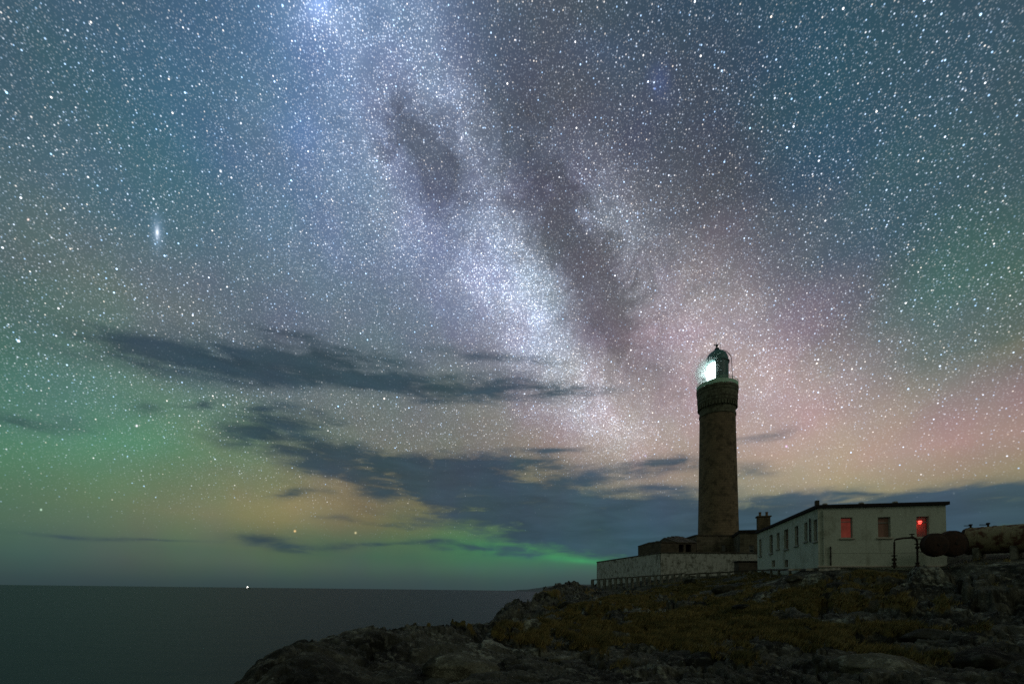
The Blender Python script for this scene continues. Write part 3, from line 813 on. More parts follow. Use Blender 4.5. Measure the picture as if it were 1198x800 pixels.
# pipes on the walls, plinth ledge
def pipe(A, B, px, py0, py1, r, mt, n, parent=house, name='downpipe'):
    u, za = on_plane(px, py0, A, B); _, zb = on_plane(px, py1, A, B)
    d = (Vector((*B[:2], 0)) - Vector((*A[:2], 0))).normalized()
    p = Vector((A[0], A[1], 0)) + d * u + n * (r + .03)
    bm = bmesh.new(); tube(bm, [zz(p, za), zz(p, zb)], r, 10)
    for k in (.1, .5, .9): lathe(bm, zz(p, za + (zb - za) * k), [(r, -.03), (r + .02, -.03), (r + .02, .03), (r, .03)], 10)
    return link(name, bm, mt, parent)
pipe(A0_, B0_, 948.5, 606, 634, .05, BLACKPIPE, nL)
pipe(A0_, C0_, 962.8, 597, 661, .055, HARL, nF)
pipe(A0_, C0_, 971.2, 639, 661.5, .045, BLACKPIPE, nF)
bm = bmesh.new()
zp = on_plane(1035, 661.5, A0_, C0_)[1]
obox(bm, zz((Vector((A0_.x, A0_.y, 0)) + Cw) / 2 + nF * .06, zp - .06), hd2n * (hd2.length + .2), nF * .12, Vector((0, 0, .12)), .01)
link('plinth', bm, SILL, house)
# paint band seam low on the gable
bm = bmesh.new()
zs_ = on_plane(1035, 646, A0_, C0_)[1]
obox(bm, zz((Vector((A0_.x, A0_.y, 0)) + Cw) / 2 + nF * .008, zs_), hd2n * (hd2.length - .02), nF * .016, Vector((0, 0, .05)))
link('string_course', bm, HARL, house)

# --- lighthouse
TY = 73.7
tb = at(840.3, 640, TY); TX, TYY = tb.x, tb.y
zy = lambda y: at(840, y, TY).z
pr = lambda w: w / F * TY * 1.0
TC0 = Vector((TX, TYY, 0))
toc = (Vector((CAM.x, CAM.y, 0)) - TC0).normalized()
tol = Vector((toc.y, -toc.x, 0)); tol = tol if (proj(TC0 + tol + Vector((0, 0, 30)))[0] < 840) else -tol
A_C = math.atan2(toc.y, toc.x); SGN = 1 if math.isclose(math.cos(A_C + .1), (toc * math.cos(.1) + tol * math.sin(.1)).x, abs_tol=1e-3) else -1
ang = lambda deg: A_C + SGN * R(deg)          # bearing round the tower: 0 = towards the camera, + = to the left
Z0 = zy(652)
lh = empty('lighthouse', (TX, TYY, Z0), 'tall round granite lighthouse with lit lantern and green gallery', 'lighthouse')
HR = .928
bm = bmesh.new()
lathe(bm, TC0, [(pr(24.3 * HR), Z0), (pr(24.2 * HR), zy(630)), (pr(23.9 * HR), zy(626)), (pr(23.5 * HR), zy(610)), (pr(22.9 * HR), zy(580)), (pr(22.3 * HR), zy(550)), (pr(21.7 * HR), zy(520)), (pr(21.2 * HR), zy(489.0)), (pr(21.2 * HR), zy(488.5))], 64)
TOWERMAT = masonry('tower_granite', (.30, .225, .145), (.235, .178, .118), .8, .38, round_=(TX, TYY, 0))
link('tower', bm, TOWERMAT, lh, smooth=True)
GREENBAND = weathered('green_stained_granite', (.20, .21, .15), (.09, .09, .06), 2.0)
bm = bmesh.new()
w_ = [(21.9, 488.4), (21.9, 486.2), (21.3, 486.0), (21.3, 481), (21.8, 478), (22.6, 475.5), (23.6, 473.5), (23.6, 470.6), (24.0, 470.2), (24.0, 463), (24.5, 462.4), (24.5, 459.4), (24.9, 458.9), (24.9, 456.6)]
lathe(bm, TC0, [(pr(a * HR), zy(b)) for a, b in w_] + [(0.2, zy(456.5))], 64)
cb = link('corbelled_parapet', bm, GREENBAND, lh)
for k in range(40):      # corbels under the gallery
    bm = bmesh.new(); a = 2 * math.pi * k / 40; d = Vector((math.cos(a), math.sin(a), 0)); s_ = Vector((-d.y, d.x, 0))
    obox(bm, TC0 + d * pr(22.2 * HR) + Vector((0, 0, zy(477.6))), d * .36, s_ * .24, Vector((0, 0, .62)), .03)
    link('corbel', bm, GREENBAND, cb)
# gallery railing: pale green lattice panels and rails
GP = plain('pale_green_paint', (.50, .80, .62), .6)
bm = bmesh.new()
gr_ = pr(24.4 * HR)
zg0, zg1 = zy(456.4), zy(449.5)
lathe(bm, TC0, [(gr_, zg0 + .05), (gr_, zg0 + .62), (gr_ - .05, zg0 + .62), (gr_ - .05, zg0 + .05)], 64)
rail = link('gallery_railing', bm, GP, lh)
bm = bmesh.new()
for zr, rr in ((zg1, .035), (zg0 + .80, .02)):
    tube(bm, [TC0 + Vector((gr_ * math.cos(2 * math.pi * i / 48), gr_ * math.sin(2 * math.pi * i / 48), zr)) for i in range(49)], rr, 6, False)
link('rail', bm, GP, rail)
for k in range(32):
    bm = bmesh.new(); a = 2 * math.pi * k / 32; d = Vector((math.cos(a) * gr_, math.sin(a) * gr_, 0))
    tube(bm, [TC0 + d + Vector((0, 0, zg0)), TC0 + d + Vector((0, 0, zg1))], .025, 6); link('baluster', bm, GP, rail)
# lantern
TEAL = plain('teal_paint', (.020, .155, .150), .45, .4, var=.4)
DTEAL = plain('dark_teal_paint', (.014, .05, .048), .5, .4)
LC = TC0 + toc * 0.0
rl = pr(13.4 * HR)
zl0, zl1 = zy(447.0), zy(425.5)
bm = bmesh.new(); lathe(bm, LC, [(rl, zg0), (rl, zl0), (rl - .12, zl0)], 40); link('lantern_base', bm, GP, lh, smooth=False)
lan = bmesh.new()
NP = 16
for k in range(NP):           # glazing bars
    a = ang(-8 + 360 * k / NP); d = Vector((math.cos(a), math.sin(a), 0)) * rl
    tube(lan, [LC + d + Vector((0, 0, zl0)), LC + d + Vector((0, 0, zl1))], .03, 6)
for z in (zl0 + (zl1 - zl0) / 3, zl0 + (zl1 - zl0) * 2 / 3):
    tube(lan, [LC + Vector((rl * math.cos(2 * math.pi * i / 40), rl * math.sin(2 * math.pi * i / 40), z)) for i in range(41)], .022, 6, False)
lf = link('lantern_frame', lan, DTEAL, lh)
GL = glass('lantern_glass', (.97, 1, 1), .04)
bm = bmesh.new()
a0_, a1_ = ang(9), ang(185)
lathe(bm, LC, [(rl - .02, zl0), (rl - .02, zl1)], 24, min(a0_, a1_), max(a0_, a1_)); link('glazing', bm, GL, lf)
bm = bmesh.new()
a0_, a1_ = ang(9), ang(-175)
lathe(bm, LC, [(rl + .015, zl0 - .05), (rl + .015, zl1 + .02), (rl - .05, zl1 + .02), (rl - .05, zl0 - .05), (rl + .015, zl0 - .05)], 24, min(a0_, a1_), max(a0_, a1_)); link('blanking_panel', bm, TEAL, lf)
bm = bmesh.new()
dz = zl1
dome = [(rl + .16, dz - .03), (rl + .17, dz + .14), (rl + .02, dz + .22)]
H_ = zy(411) - dz - .25
for i in range(1, 13):
    t = i / 12 * R(82)
    dome.append(((rl + .02) * math.cos(t) ** .72, dz + .22 + H_ * math.sin(t)))
dome.append((.32, dz + .24 + H_))
lathe(bm, LC, [(.1, dz - .02)] + dome, 40)
dm = link('dome', bm, TEAL, lh, smooth=True)
bm = bmesh.new()
zt = dz + .22 + H_
lathe(bm, LC, [(.62, zt - .12), (.60, zt + .12), (.40, zt + .22), (.36, zt + .50), (.16, zt + .62), (.12, zt + .80), (.22, zt + .92), (.20, zt + 1.10), (.05, zt + 1.22), (.03, zt + 1.62)], 20)
link('ball_finial', bm, DTEAL, dm, smooth=True)
bm = bmesh.new()
tube(bm, [LC + tol * .32 + Vector((0, 0, zt + 1.18)), LC - tol * .34 + Vector((0, 0, zt + 1.18))], .045, 6)
obox(bm, LC + tol * .34 + Vector((0, 0, zt + 1.18)), tol * .18, toc * .03, Vector((0, 0, .2)))
link('weather_vane', bm, DTEAL, dm)
bm = bmesh.new(); p = LC - tol * .52 + Vector((0, 0, zt - .2)); tube(bm, [p, p + Vector((0, 0, 1.75))], .025, 6); link('lightning_rod', bm, BLACKPIPE, dm)
# curved ladder up the right side of the dome
bm = bmesh.new()
for off in (-.16, .16):
    pts = []
    for i in range(15):
        t = i / 14 * R(70)
        pts.append(LC - tol * ((rl + .45) * math.cos(t)) + toc * off + Vector((0, 0, dz + .1 + (H_ + .35) * math.sin(t))))
    pts = [LC - tol * (rl + .62) + toc * off + Vector((0, 0, zg0))] + [LC - tol * (rl + .48) + toc * off + Vector((0, 0, dz - .3))] + pts
    tube(bm, pts, .035, 6)
for i in range(13):
    z = zg0 + .3 + i * .3
    c = LC - tol * (rl + .62 - .14 * (z - zg0) / (dz - zg0)); tube(bm, [zz(c, z) - toc * .16, zz(c, z) + toc * .16], .018, 5)
link('ladder', bm, BLACKPIPE, lh)
# small fog-lamp bracket on the gallery's left
bm = bmesh.new()
p = LC + tol * (rl + .28) + toc * .9 + Vector((0, 0, 0)); tube(bm, [zz(p, zg0), zz(p, zy(445.5))], .04, 6)
obox(bm, zz(p, zy(443.5)), tol * .38, toc * .3, Vector((0, 0, .4)), .05)
link('bracket', bm, BLACKPIPE, lh)
# the lens and its lamp
zc_ = (zl0 + zl1) / 2
bm = bmesh.new()
lathe(bm, LC, [(.2, zc_ - 1.25), (1.45, zc_ - 1.22), (1.62, zc_ - .8), (1.65, zc_), (1.62, zc_ + .8), (1.45, zc_ + 1.25), (.2, zc_ + 1.32)], 32, cap=True)
link('lens', bm, emit('lamp_light', (.78, 1.0, .96), 13.0), lh, smooth=True)

# windows in the tower base
def small_window(parent, px0, py0, px1, py1, Y):
    c = at((px0 + px1) / 2, (py0 + py1) / 2, Y); w = (px1 - px0) / F * Y; h = (py1 - py0) / F * Y
    f = toc; s_ = Vector((-f.y, f.x, 0))
    bm = bmesh.new()
    for k in (-1, 1):
        obox(bm, c + s_ * k * w / 2, s_ * .1, f * .16, Vector((0, 0, h))); obox(bm, c + Vector((0, 0, k * h / 2)), s_ * (w + .1), f * .17, Vector((0, 0, .1)))
    fr = link('window', bm, DARKSTONE, parent)
    bm = bmesh.new(); obox(bm, c, s_ * (w - .08), f * .06, Vector((0, 0, h - .08))); link('pane', bm, DARKGLASS, fr)

# --- granite base building round the tower foot
bY = 68.6
base = empty('tower_base_building', at(840, 650, bY), 'low granite building wrapped round the foot of the lighthouse', 'building')
bm = bmesh.new()
p0, p1 = at(815.0, 650, bY), at(865.2, 650, bY)
zb0, zb1 = at(840, 651, bY).z, at(840, 626.6, bY).z
dB = (p1 - p0); dB.z = 0; dBn = dB.normalized(); nB = Vector((dBn.y, -dBn.x, 0))
cB = (p0 + p1) / 2 - nB * 4.6
obox(bm, zz(cB, (zb0 + zb1) / 2), dB, nB * 9.2, Vector((0, 0, zb1 - zb0)), .04)
link('wall', bm, masonry('base_granite', (.24, .21, .155), (.19, .165, .12), .9, .4), base)
bm = bmesh.new()
# flat roof as a ring so that the tower rises through it
rr0 = pr(24.6 * HR)
hw, hdp = dB.length / 2 + .12, 4.72
ring_o, ring_i = [], []
for k in range(64):
    a = 2 * math.pi * k / 64; dx, dy = math.cos(a), math.sin(a)
    s_ = min(hw / max(abs(dx), 1e-6), hdp / max(abs(dy), 1e-6))
    ring_o.append(zz(cB + dBn * dx * s_ + nB * dy * s_, 0))
for z_ in (zb1 + .005, zb1 + .16):
    vs_ = [bm.verts.new(zz(p, z_)) for p in ring_o]; bm.faces.new(vs_)
    if z_ < zb1 + .1: lo_ = vs_
for k in range(64): bm.faces.new((lo_[k], lo_[(k + 1) % 64], vs_[(k + 1) % 64], vs_[k]))
link('roof', bm, DARKSTONE, base)
small_window(base, 843.6, 637.2, 848.6, 645, bY - .05)

# --- annex left of the tower, with a ragged slab roof
an_ = empty('ruined_annex', at(795, 650, 66.5), 'low dark stone annex with ragged slab roof left of the lighthouse', 'outbuilding')
aY = 66.2
p0, p1 = at(773.4, 650, aY), at(814.4, 650, aY + 1.2)
za, zb = at(790, 650, aY).z, at(790, 633.5, aY).z
dA = p1 - p0; dA.z = 0; dAn = dA.normalized(); nA = Vector((dAn.y, -dAn.x, 0))
PA = None
bm = bmesh.new()
ho = [(dA.length * .50, dA.length * .64, za + (zb - za) * .25, zb - .30), (dA.length * .70, dA.length * .86, za + (zb - za) * .25, zb - .25)]
PA = facade(bm, p0, p1, za, zb, nA, .4, ho)
e0, e1 = Vector((p0.x, p0.y, 0)) - nA * 7, Vector((p1.x, p1.y, 0)) - nA * 7
quad(bm, zz(e0, za), zz(e1, za), zz(e1, zb), zz(e0, zb)); quad(bm, zz(p0, za), zz(e0, za), zz(e0, zb), zz(p0, zb)); quad(bm, zz(p1, za), zz(e1, za), zz(e1, zb), zz(p1, zb))
link('wall', bm, masonry('annex_stone', (.15, .125, .09), (.11, .09, .065), .6, .3), an_)
bm = bmesh.new(); obox(bm, zz((p0 + p1) / 2 - nA * 1.2, (za + zb) / 2), dA * .9, nA * .1, Vector((0, 0, zb - za - .1))); link('inner_wall', bm, DARKROOF, an_)
bm = bmesh.new()
rr = random.Random(4)
for i in range(9):
    u0 = dA.length * i / 9; u1 = dA.length * (i + 1) / 9 + .05
    pxm = 773.4 + (814.4 - 773.4) * (i + .5) / 9
    topy = np.interp(pxm, [773, 790, 791, 800, 808, 816], [634.6, 631.5, 628.2, 626.4, 625.8, 625.6]) + rr.uniform(-.5, .5)
    zt_ = at(pxm, topy, aY + 3).z
    c0, c1 = PA(u0, 0, -.15), PA(u1, 0, -.15); f0, f1 = PA(u0, 0, 3.5), PA(u1, 0, 3.5); g0, g1 = PA(u0, 0, 7.1), PA(u1, 0, 7.1)
    ze = zb + rr.uniform(.02, .1)
    vs_ = [bm.verts.new(zz(p, z_)) for p, z_ in ((c0, ze), (c1, ze), (f1, zt_), (f0, zt_), (g1, ze), (g0, ze), (c0, ze - .14), (c1, ze - .14), (g1, ze - .14), (g0, ze - .14))]
    for f in ((0, 1, 2, 3), (3, 2, 4, 5), (6, 7, 1, 0), (5, 4, 8, 9), (7, 6, 9, 8), (0, 3, 5, 9, 6), (1, 7, 8, 4, 2)): bm.faces.new([vs_[j] for j in f])
link('roof', bm, DARKSTONE, an_)

# --- keepers' block between the tower and the white house, with the chimney
kY = 63.0
kb = empty('keepers_cottage', at(880, 655, kY), 'dark flat roofed stone cottage with twin pot chimney behind the white house', 'cottage')
p0, p1 = at(865.8, 655, kY), at(930, 655, kY - 2)
za, zb = at(880, 656, kY).z, at(880, 623.5, kY).z
dK = p1 - p0; dK.z = 0; dKn = dK.normalized(); nK = Vector((dKn.y, -dKn.x, 0))
hk = [hole(876.5, 637.5, 882.3, 646, p0, p1)]
bm = bmesh.new(); PK = facade(bm, p0, p1, za, zb, nK, .3, hk)
e0, e1 = Vector((p0.x, p0.y, 0)) - nK * 7, Vector((p1.x, p1.y, 0)) - nK * 7
quad(bm, zz(e0, za), zz(e1, za), zz(e1, zb), zz(e0, zb)); quad(bm, zz(p0, za), zz(e0, za), zz(e0, zb), zz(p0, zb)); quad(bm, zz(p1, za), zz(e1, za), zz(e1, zb), zz(p1, zb))
link('wall', bm, masonry('cottage_stone', (.20, .18, .13), (.16, .14, .10), .7, .34), kb)
window(kb, PK, nK, dKn, hk[0], DARKGLASS)
bm = bmesh.new()
obox(bm, zz((p0 + p1) / 2 - nK * 3.5, zb + .2), dK + dKn * .3, nK * 7.4, Vector((0, 0, .39)), .03)
obox(bm, zz((p0 + p1) / 2 - nK * 4.0, zb + .52), dK * .8, nK * 4.4, Vector((0, 0, .22)), .03)
kroof = link('roof', bm, DARKROOF, kb)
cc = at(894.4, 620, kY - .2); zc0, zc1 = at(894, 628, kY).z, at(894, 604.4, kY).z
bm = bmesh.new()
cw = 13.2 / F * kY
obox(bm, zz(cc, (zc0 + zc1) / 2) - nK * .6, dKn * cw, nK * 1.0, Vector((0, 0, zc1 - zc0)), .03)
obox(bm, zz(cc, zc1 + .07) - nK * .6, dKn * (cw + .3), nK * 1.25, Vector((0, 0, .16)), .03)
ch = link('chimney', bm, masonry('chimney_stone', (.22, .175, .11), (.17, .135, .085), .5, .28), kroof)
for k in (-1, 1):
    bm = bmesh.new(); lathe(bm, zz(cc, zc1 + .15) - nK * .6 + dKn * k * cw * .27, [(.17, 0), (.15, .45), (.19, .48), (.19, .58), (.12, .58)], 14); link('chimney_pot', bm, plain('clay_pot', (.20, .13, .08), .8), kroof)

# --- whitewashed boundary walls
def wallrun(name, label, pts, th, z_drop=1.0, mt=WHITEWASH):
    """pts: (px, py top, py bottom, Y)"""
    tops = [at(a, b, Y) for a, b, c, Y in pts]; bots = [at(a, c, Y) for a, b, c, Y in pts]
    root = empty(name, bots[0], label, 'wall')
    bm = bmesh.new(); cp = bmesh.new()
    for i in range(len(pts) - 1):
        t0, t1 = tops[i], tops[i + 1]; d = (t1 - t0); d.z = 0; d.normalize(); n = Vector((d.y, -d.x, 0))
        m = 24
        for k in range(m):
            a, b = t0.lerp(t1, k / m), t0.lerp(t1, (k + 1) / m)
            za, zb_ = bots[i].lerp(bots[i + 1], k / m).z - z_drop, bots[i].lerp(bots[i + 1], (k + 1) / m).z - z_drop
            quad(bm, zz(a, za), zz(b, zb_), b, a); quad(bm, zz(b, zb_) - n * th, zz(a, za) - n * th, a - n * th, b - n * th); quad(bm, a, b, b - n * th, a - n * th)
            if k == 0 and i == 0: quad(bm, zz(a, za) - n * th, zz(a, za), a, a - n * th)
            if k == m - 1 and i == len(pts) - 2: quad(bm, zz(b, zb_), zz(b, zb_) - n * th, b - n * th, b)
        L_ = (t1 - t0).length
        c = (t0 + t1) / 2 - n * th / 2 + Vector((0, 0, .09))
        obox(cp, c, (t1 - t0) + d * .1, n * (th + .16), Vector((0, 0, .17)), .03)
    link('wall_face', bm, mt, root); link('coping', cp, DARKSTONE, root)
    return root
wallrun('boundary_wall', 'weathered whitewashed wall running out to the seaward end left of the annex', [(698.2, 657.8, 681, 86.6), (772.6, 647, 676.5, 64.4)], .5)
wallrun('boundary_wall', 'weathered whitewashed wall below the tower base and annex', [(773.2, 646.8, 676.5, 64.0), (889.5, 647.5, 671, 59.0)], .5)
# low dark shed against the second wall
bm = bmesh.new()
c = at(874, 661, 57.5); sh = empty('low_store', (c.x, c.y, c.z - .8), 'low dark store against the white wall beside the house corner', 'shed')
dS = Vector((1, -.12, 0)).normalized(); nS = Vector((dS.y, -dS.x, 0))
obox(bm, zz(c, c.z - .35), dS * 2.6, nS * 1.6, Vector((0, 0, 1.5)), .04); link('wall', bm, DARKSTONE, sh)
bm = bmesh.new(); obox(bm, zz(c, c.z + .46), dS * 2.9, nS * 1.9, Vector((0, 0, .12)), .02); link('roof', bm, DARKROOF, sh)

# --- post fence below the walls
CONC = weathered('old_concrete', (.24, .23, .19), (.09, .085, .065), 2.2)
def fence(label, a, b, pxs, hpx, wpx, railpy_off=0.0, rail_r=.16, mt=CONC):
    A, B = at(*a), at(*b)
    root = empty('post_fence', A, label, 'fence')
    bm = bmesh.new(); d = B - A; n = Vector((d.y, -d.x, 0)).normalized()
    m = 14
    pts = [A.lerp(B, k / m) + Vector((0, 0, rr.uniform(-.03, .03))) for k in range(m + 1)]
    for p, q_ in zip(pts, pts[1:]): obox(bm, (p + q_) / 2, q_ - p + d.normalized() * .04, n * .22, Vector((0, 0, rail_r)), .02)
    link('rail', bm, DARKSTONE, root)
    for px in pxs:
        t = (px - a[0]) / (b[0] - a[0]); Y = 1 / ((1 - t) / a[2] + t / b[2])
        p = at(px, a[1] + (b[1] - a[1]) * t, Y); w = wpx / F * Y * rr.uniform(.8, 1.2)
        g = float(ground(p.x, p.y)); h = max(hpx / F * Y, p.z - g + .15)
        bm = bmesh.new(); obox(bm, zz(p, p.z - h / 2 - .02) + n * .06, d.normalized() * w, n * .2, Vector((rr.uniform(-.05, .05), 0, h)), .02)
        link('post', bm, mt, root)
    return root
fence('old concrete post fence below the seaward whitewashed wall', (692.5, 678, 76), (800, 670.8, 58), [693.5, 701, 707.5, 714, 720.5, 727, 733.5, 740, 746.5, 753.5, 760, 767, 774, 781, 788, 796], 11, 4.2)
fence('dark sagging post fence below the second whitewashed wall', (802, 671.5, 57.6), (884, 667, 52), [806, 817, 828, 841, 853, 866, 878], 9, 3.2)
fence('low fence with pale broken rails at the foot of the white house', (887, 666.5, 49), (957, 665.3, 34.2), [893, 903, 912, 925, 937, 950], 7, 2.0)
PALE = weathered('pale_timber', (.50, .49, .45), (.25, .24, .2), 3)
for lab, (a, b, py0, py1, Y) in (('long pale plank lying on the low fence', (922, 937, 666.2, 665.8, 36.6)), ('short pale plank on the low fence near the house corner', (943, 952.5, 666.0, 666.2, 34.6)), ('weathered pale plank on the ground under the gable downpipe', (958, 983, 666.4, 665.2, 32.6))):
    p, q_ = at(a, py0, Y), at(b, py1, Y); d = (q_ - p); n = Vector((d.y, -d.x, 0)).normalized()
    bm = bmesh.new(); obox(bm, (p + q_) / 2, d, n * .09, Vector((0, 0, .15)), .01); o = link('plank', bm, PALE); tag(o, lab, 'plank')

# --- pipework in front of the gable
RUST = weathered('rusted_paint', (.30, .255, .155), (.095, .040, .021), 2.0, c3=(.14, .055, .026), lo=.46, hi=.60)
RUSTDARK = weathered('dark_rust', (.050, .026, .017), (.022, .014, .011), 3.0, c3=(.075, .032, .02))
IRON = weathered('rusty_iron', (.055, .035, .026), (.022, .017, .015), 5.0)
pY = 31.3
pw = empty('fuel_pipework', at(1060, 664, pY), 'dark rusty pipe arch with valves standing before the white gable', 'pipework')
P3 = lambda x, y, Y=pY: at(x, y, Y)
bm = bmesh.new()
tube(bm, [P3(1046.3, 665), P3(1046.3, 634), P3(1046.8, 631.5), P3(1049, 630.3)], .055, 10); link('upright', bm, IRON, pw)
bm = bmesh.new(); tube(bm, [P3(1048.5, 630.6), P3(1057, 629.2), P3(1068, 628.6), P3(1071.5, 629.8), P3(1073, 633)], .07, 10); link('top_pipe', bm, IRON, pw)
bm = bmesh.new(); tube(bm, [P3(1073, 632), P3(1073.5, 665)], .06, 10); link('upright', bm, IRON, pw)
bm = bmesh.new(); tube(bm, [P3(1073.5, 644.6), P3(1083, 645.6), P3(1094, 644.0)], .05, 10); link('side_pipe', bm, PALE, pw)
def valve(x, y, s=1.0):
    bm = bmesh.new(); c = P3(x, y)
    tube(bm, [c, c + Vector((0, 0, .22 * s))], .035 * s, 8)
    lathe(bm, c + Vector((0, 0, .2 * s)), [(.02, -.02), (.15 * s, -.02), (.15 * s, .03), (.02, .03)], 14)
    lathe(bm, c, [(.05, -.10 * s), (.11 * s, -.08 * s), (.11 * s, .05 * s), (.05, .08 * s)], 12)
    link('valve', bm, IRON, pw)
valve(1067, 628.2); valve(1073.3, 640, 1.1); valve(1046.3, 654, 1.2); valve(1083.5, 644.6, .9)
for x in (1046.3, 1073.4):
    bm = bmesh.new(); c = P3(x, 660.8); lathe(bm, c, [(.06, -.1), (.17, -.1), (.17, -.04), (.10, 0), (.10, .12), (.14, .14), (.14, .18), (.06, .2)], 14)
    link('flange', bm, IRON, pw)

# --- two rusty drums lying end-on, and the long tank
def drum(x, y, rpx, Y, lean, label):
    c = at(x, y, Y); r = rpx / F * Y
    root = empty('rusty_drum', (c.x, c.y, c.z - r), label, 'drum')
    ax = Vector((math.sin(R(lean)), math.cos(R(lean)), 0)); L_ = 1.25
    def disc(name, y0, y1, prof, mt):
        bm = bmesh.new(); lathe(bm, (0, 0, 0), prof, 32)
        rot = Vector((0, 0, 1)).rotation_difference(ax).to_matrix().to_4x4(); rot.translation = c
        bmesh.ops.transform(bm, matrix=rot, verts=bm.verts); link(name, bm, mt, root, smooth=False)
    disc('shell', 0, 0, [(r * .94, -.45), (r * .99, -.42), (r * .99, -.15), (r * 1.03, -.12), (r * .99, -.09), (r * .99, .02), (r * .9, .06), (.02, .06)], RUSTDARK)
    disc('end_cap', 0, 0, [(0.02, -.60), (r * .35, -.585), (r * .68, -.54), (r * .90, -.46), (r * .97, -.40)], RUSTDARK)
    disc('bung', 0, 0, [(.02, -.64), (r * .12, -.64), (r * .13, -.55)], IRON)
drum(1091, 637.5, 13.6, 30.4, 8, 'dark rusty drum nearest the pipework, standing on edge')
drum(1111, 636.0, 15.0, 30.9, 6, 'larger rusty drum between the first drum and the long tank')
tY = 31.2
ta, tb_ = at(1126, 633.5, tY + .8), at(1262, 634.5, tY - 3.6)
axis = (tb_ - ta); axis.z = 0; TL = axis.length; axn = axis.normalized(); rt = 15.8 / F * tY
tank = empty('fuel_tank', (ta.x, ta.y, ta.z - rt - .25), 'long horizontal fuel tank with peeling cream paint and rust', 'tank')
def along(bm, prof, o, ax):
    tmp = bmesh.new(); lathe(tmp, (0, 0, 0), prof, 48)
    rot = Vector((0, 0, 1)).rotation_difference(ax).to_matrix().to_4x4(); rot.translation = o
    bmesh.ops.transform(tmp, matrix=rot, verts=tmp.verts)
    mm = bpy.data.meshes.new('tmp'); tmp.to_mesh(mm); tmp.free(); bm.from_mesh(mm); bpy.data.meshes.remove(mm)
bm = bmesh.new(); prof = [(rt, .25)]
for k in range(1, 5):
    zk = TL * k / 5; prof += [(rt, zk - .06), (rt + .02, zk - .05), (rt + .02, zk + .05), (rt, zk + .06)]
prof += [(rt, TL)]
along(bm, prof, ta, axn); link('shell', bm, RUST, tank, smooth=False)
for nm, s0, s1 in (('end_cap', .25, -1), ('end_cap', TL, 1)):
    bm = bmesh.new(); along(bm, [(rt + .015, s0 - s1 * .05), (rt + .01, s0), (rt * .93, s0 + s1 * .14), (rt * .7, s0 + s1 * .27), (rt * .35, s0 + s1 * .34), (.01, s0 + s1 * .36)], ta, axn)
    link(nm, bm, RUSTDARK, tank, smooth=True)
for k in (.16, .5, .84):
    bm = bmesh.new(); obox(bm, ta + axn * TL * k - Vector((0, 0, rt + .05)), axn * .35, Vector((-axn.y, axn.x, 0)) * rt * 1.7, Vector((0, 0, .9)), .03); link('cradle', bm, CONC, tank)
for px, k in ((1139, 1.0), (1163.5, 1.25), (1172, .6)):
    uu = (px - 1126) / (1262 - 1126); c = ta.lerp(tb_, uu * (1 - .12 * (1 - uu))) + Vector((0, 0, rt))
    bm = bmesh.new(); lathe(bm, c, [(.13, -.05), (.13, .08 * k), (.06, .09 * k), (.06, .22 * k), (.11, .24 * k), (.11, .30 * k), (.02, .32 * k)], 12)
    tube(bm, [c + Vector((0, 0, .2 * k)), c + axn * -.34 * k + Vector((0, 0, .24 * k))], .03, 6)
    link('vent_fitting', bm, IRON, tank)

# --- ship on the horizon with its bright deck light
s0 = at(290, 687.2, 5200.0); s0.z = 0
ship = empty('distant_ship', s0, 'distant ship with a bright white light on the sea horizon', 'ship')
bm = bmesh.new()
sec = [(-28, 4.5, 5), (-20, 6, 4), (0, 6.5, 3.6), (18, 5, 4.4), (30, .4, 6.5)]
rows = [[bm.verts.new(s0 + Vector((x, y * w_, z_))) for y, z_ in ((-1, d), (-.8, -1.5), (.8, -1.5), (1, d))] for x, w_, d in sec]
for a, b in zip(rows, rows[1:]):
    for i in range(4): bm.faces.new((a[i], b[i], b[(i + 1) % 4], a[(i + 1) % 4]))
bm.faces.new(rows[0]); bm.faces.new(rows[-1])
link('hull', bm, plain('ship_hull', (.03, .035, .04), .6), ship)
bm = bmesh.new(); box(bm, s0 + Vector((-24, -4.5, 4)), s0 + Vector((-13, 4.5, 11)), .3); box(bm, s0 + Vector((-22, -3.5, 11)), s0 + Vector((-15, 3.5, 14)), .2); link('wheelhouse', bm, plain('ship_white', (.5, .5, .5), .6), ship)
bm = bmesh.new(); tube(bm, [s0 + Vector((-4, 0, 3)), s0 + Vector((-4, 0, 22))], .4, 8); link('mast', bm, BLACKPIPE, ship)
bm = bmesh.new(); bmesh.ops.create_uvsphere(bm, u_segments=16, v_segments=10, radius=5.2, matrix=Matrix.Translation(s0 + Vector((-4, 0, 20)))); link('deck_light', bm, emit('ship_light', (1.0, .97, .88), 9.0), ship)

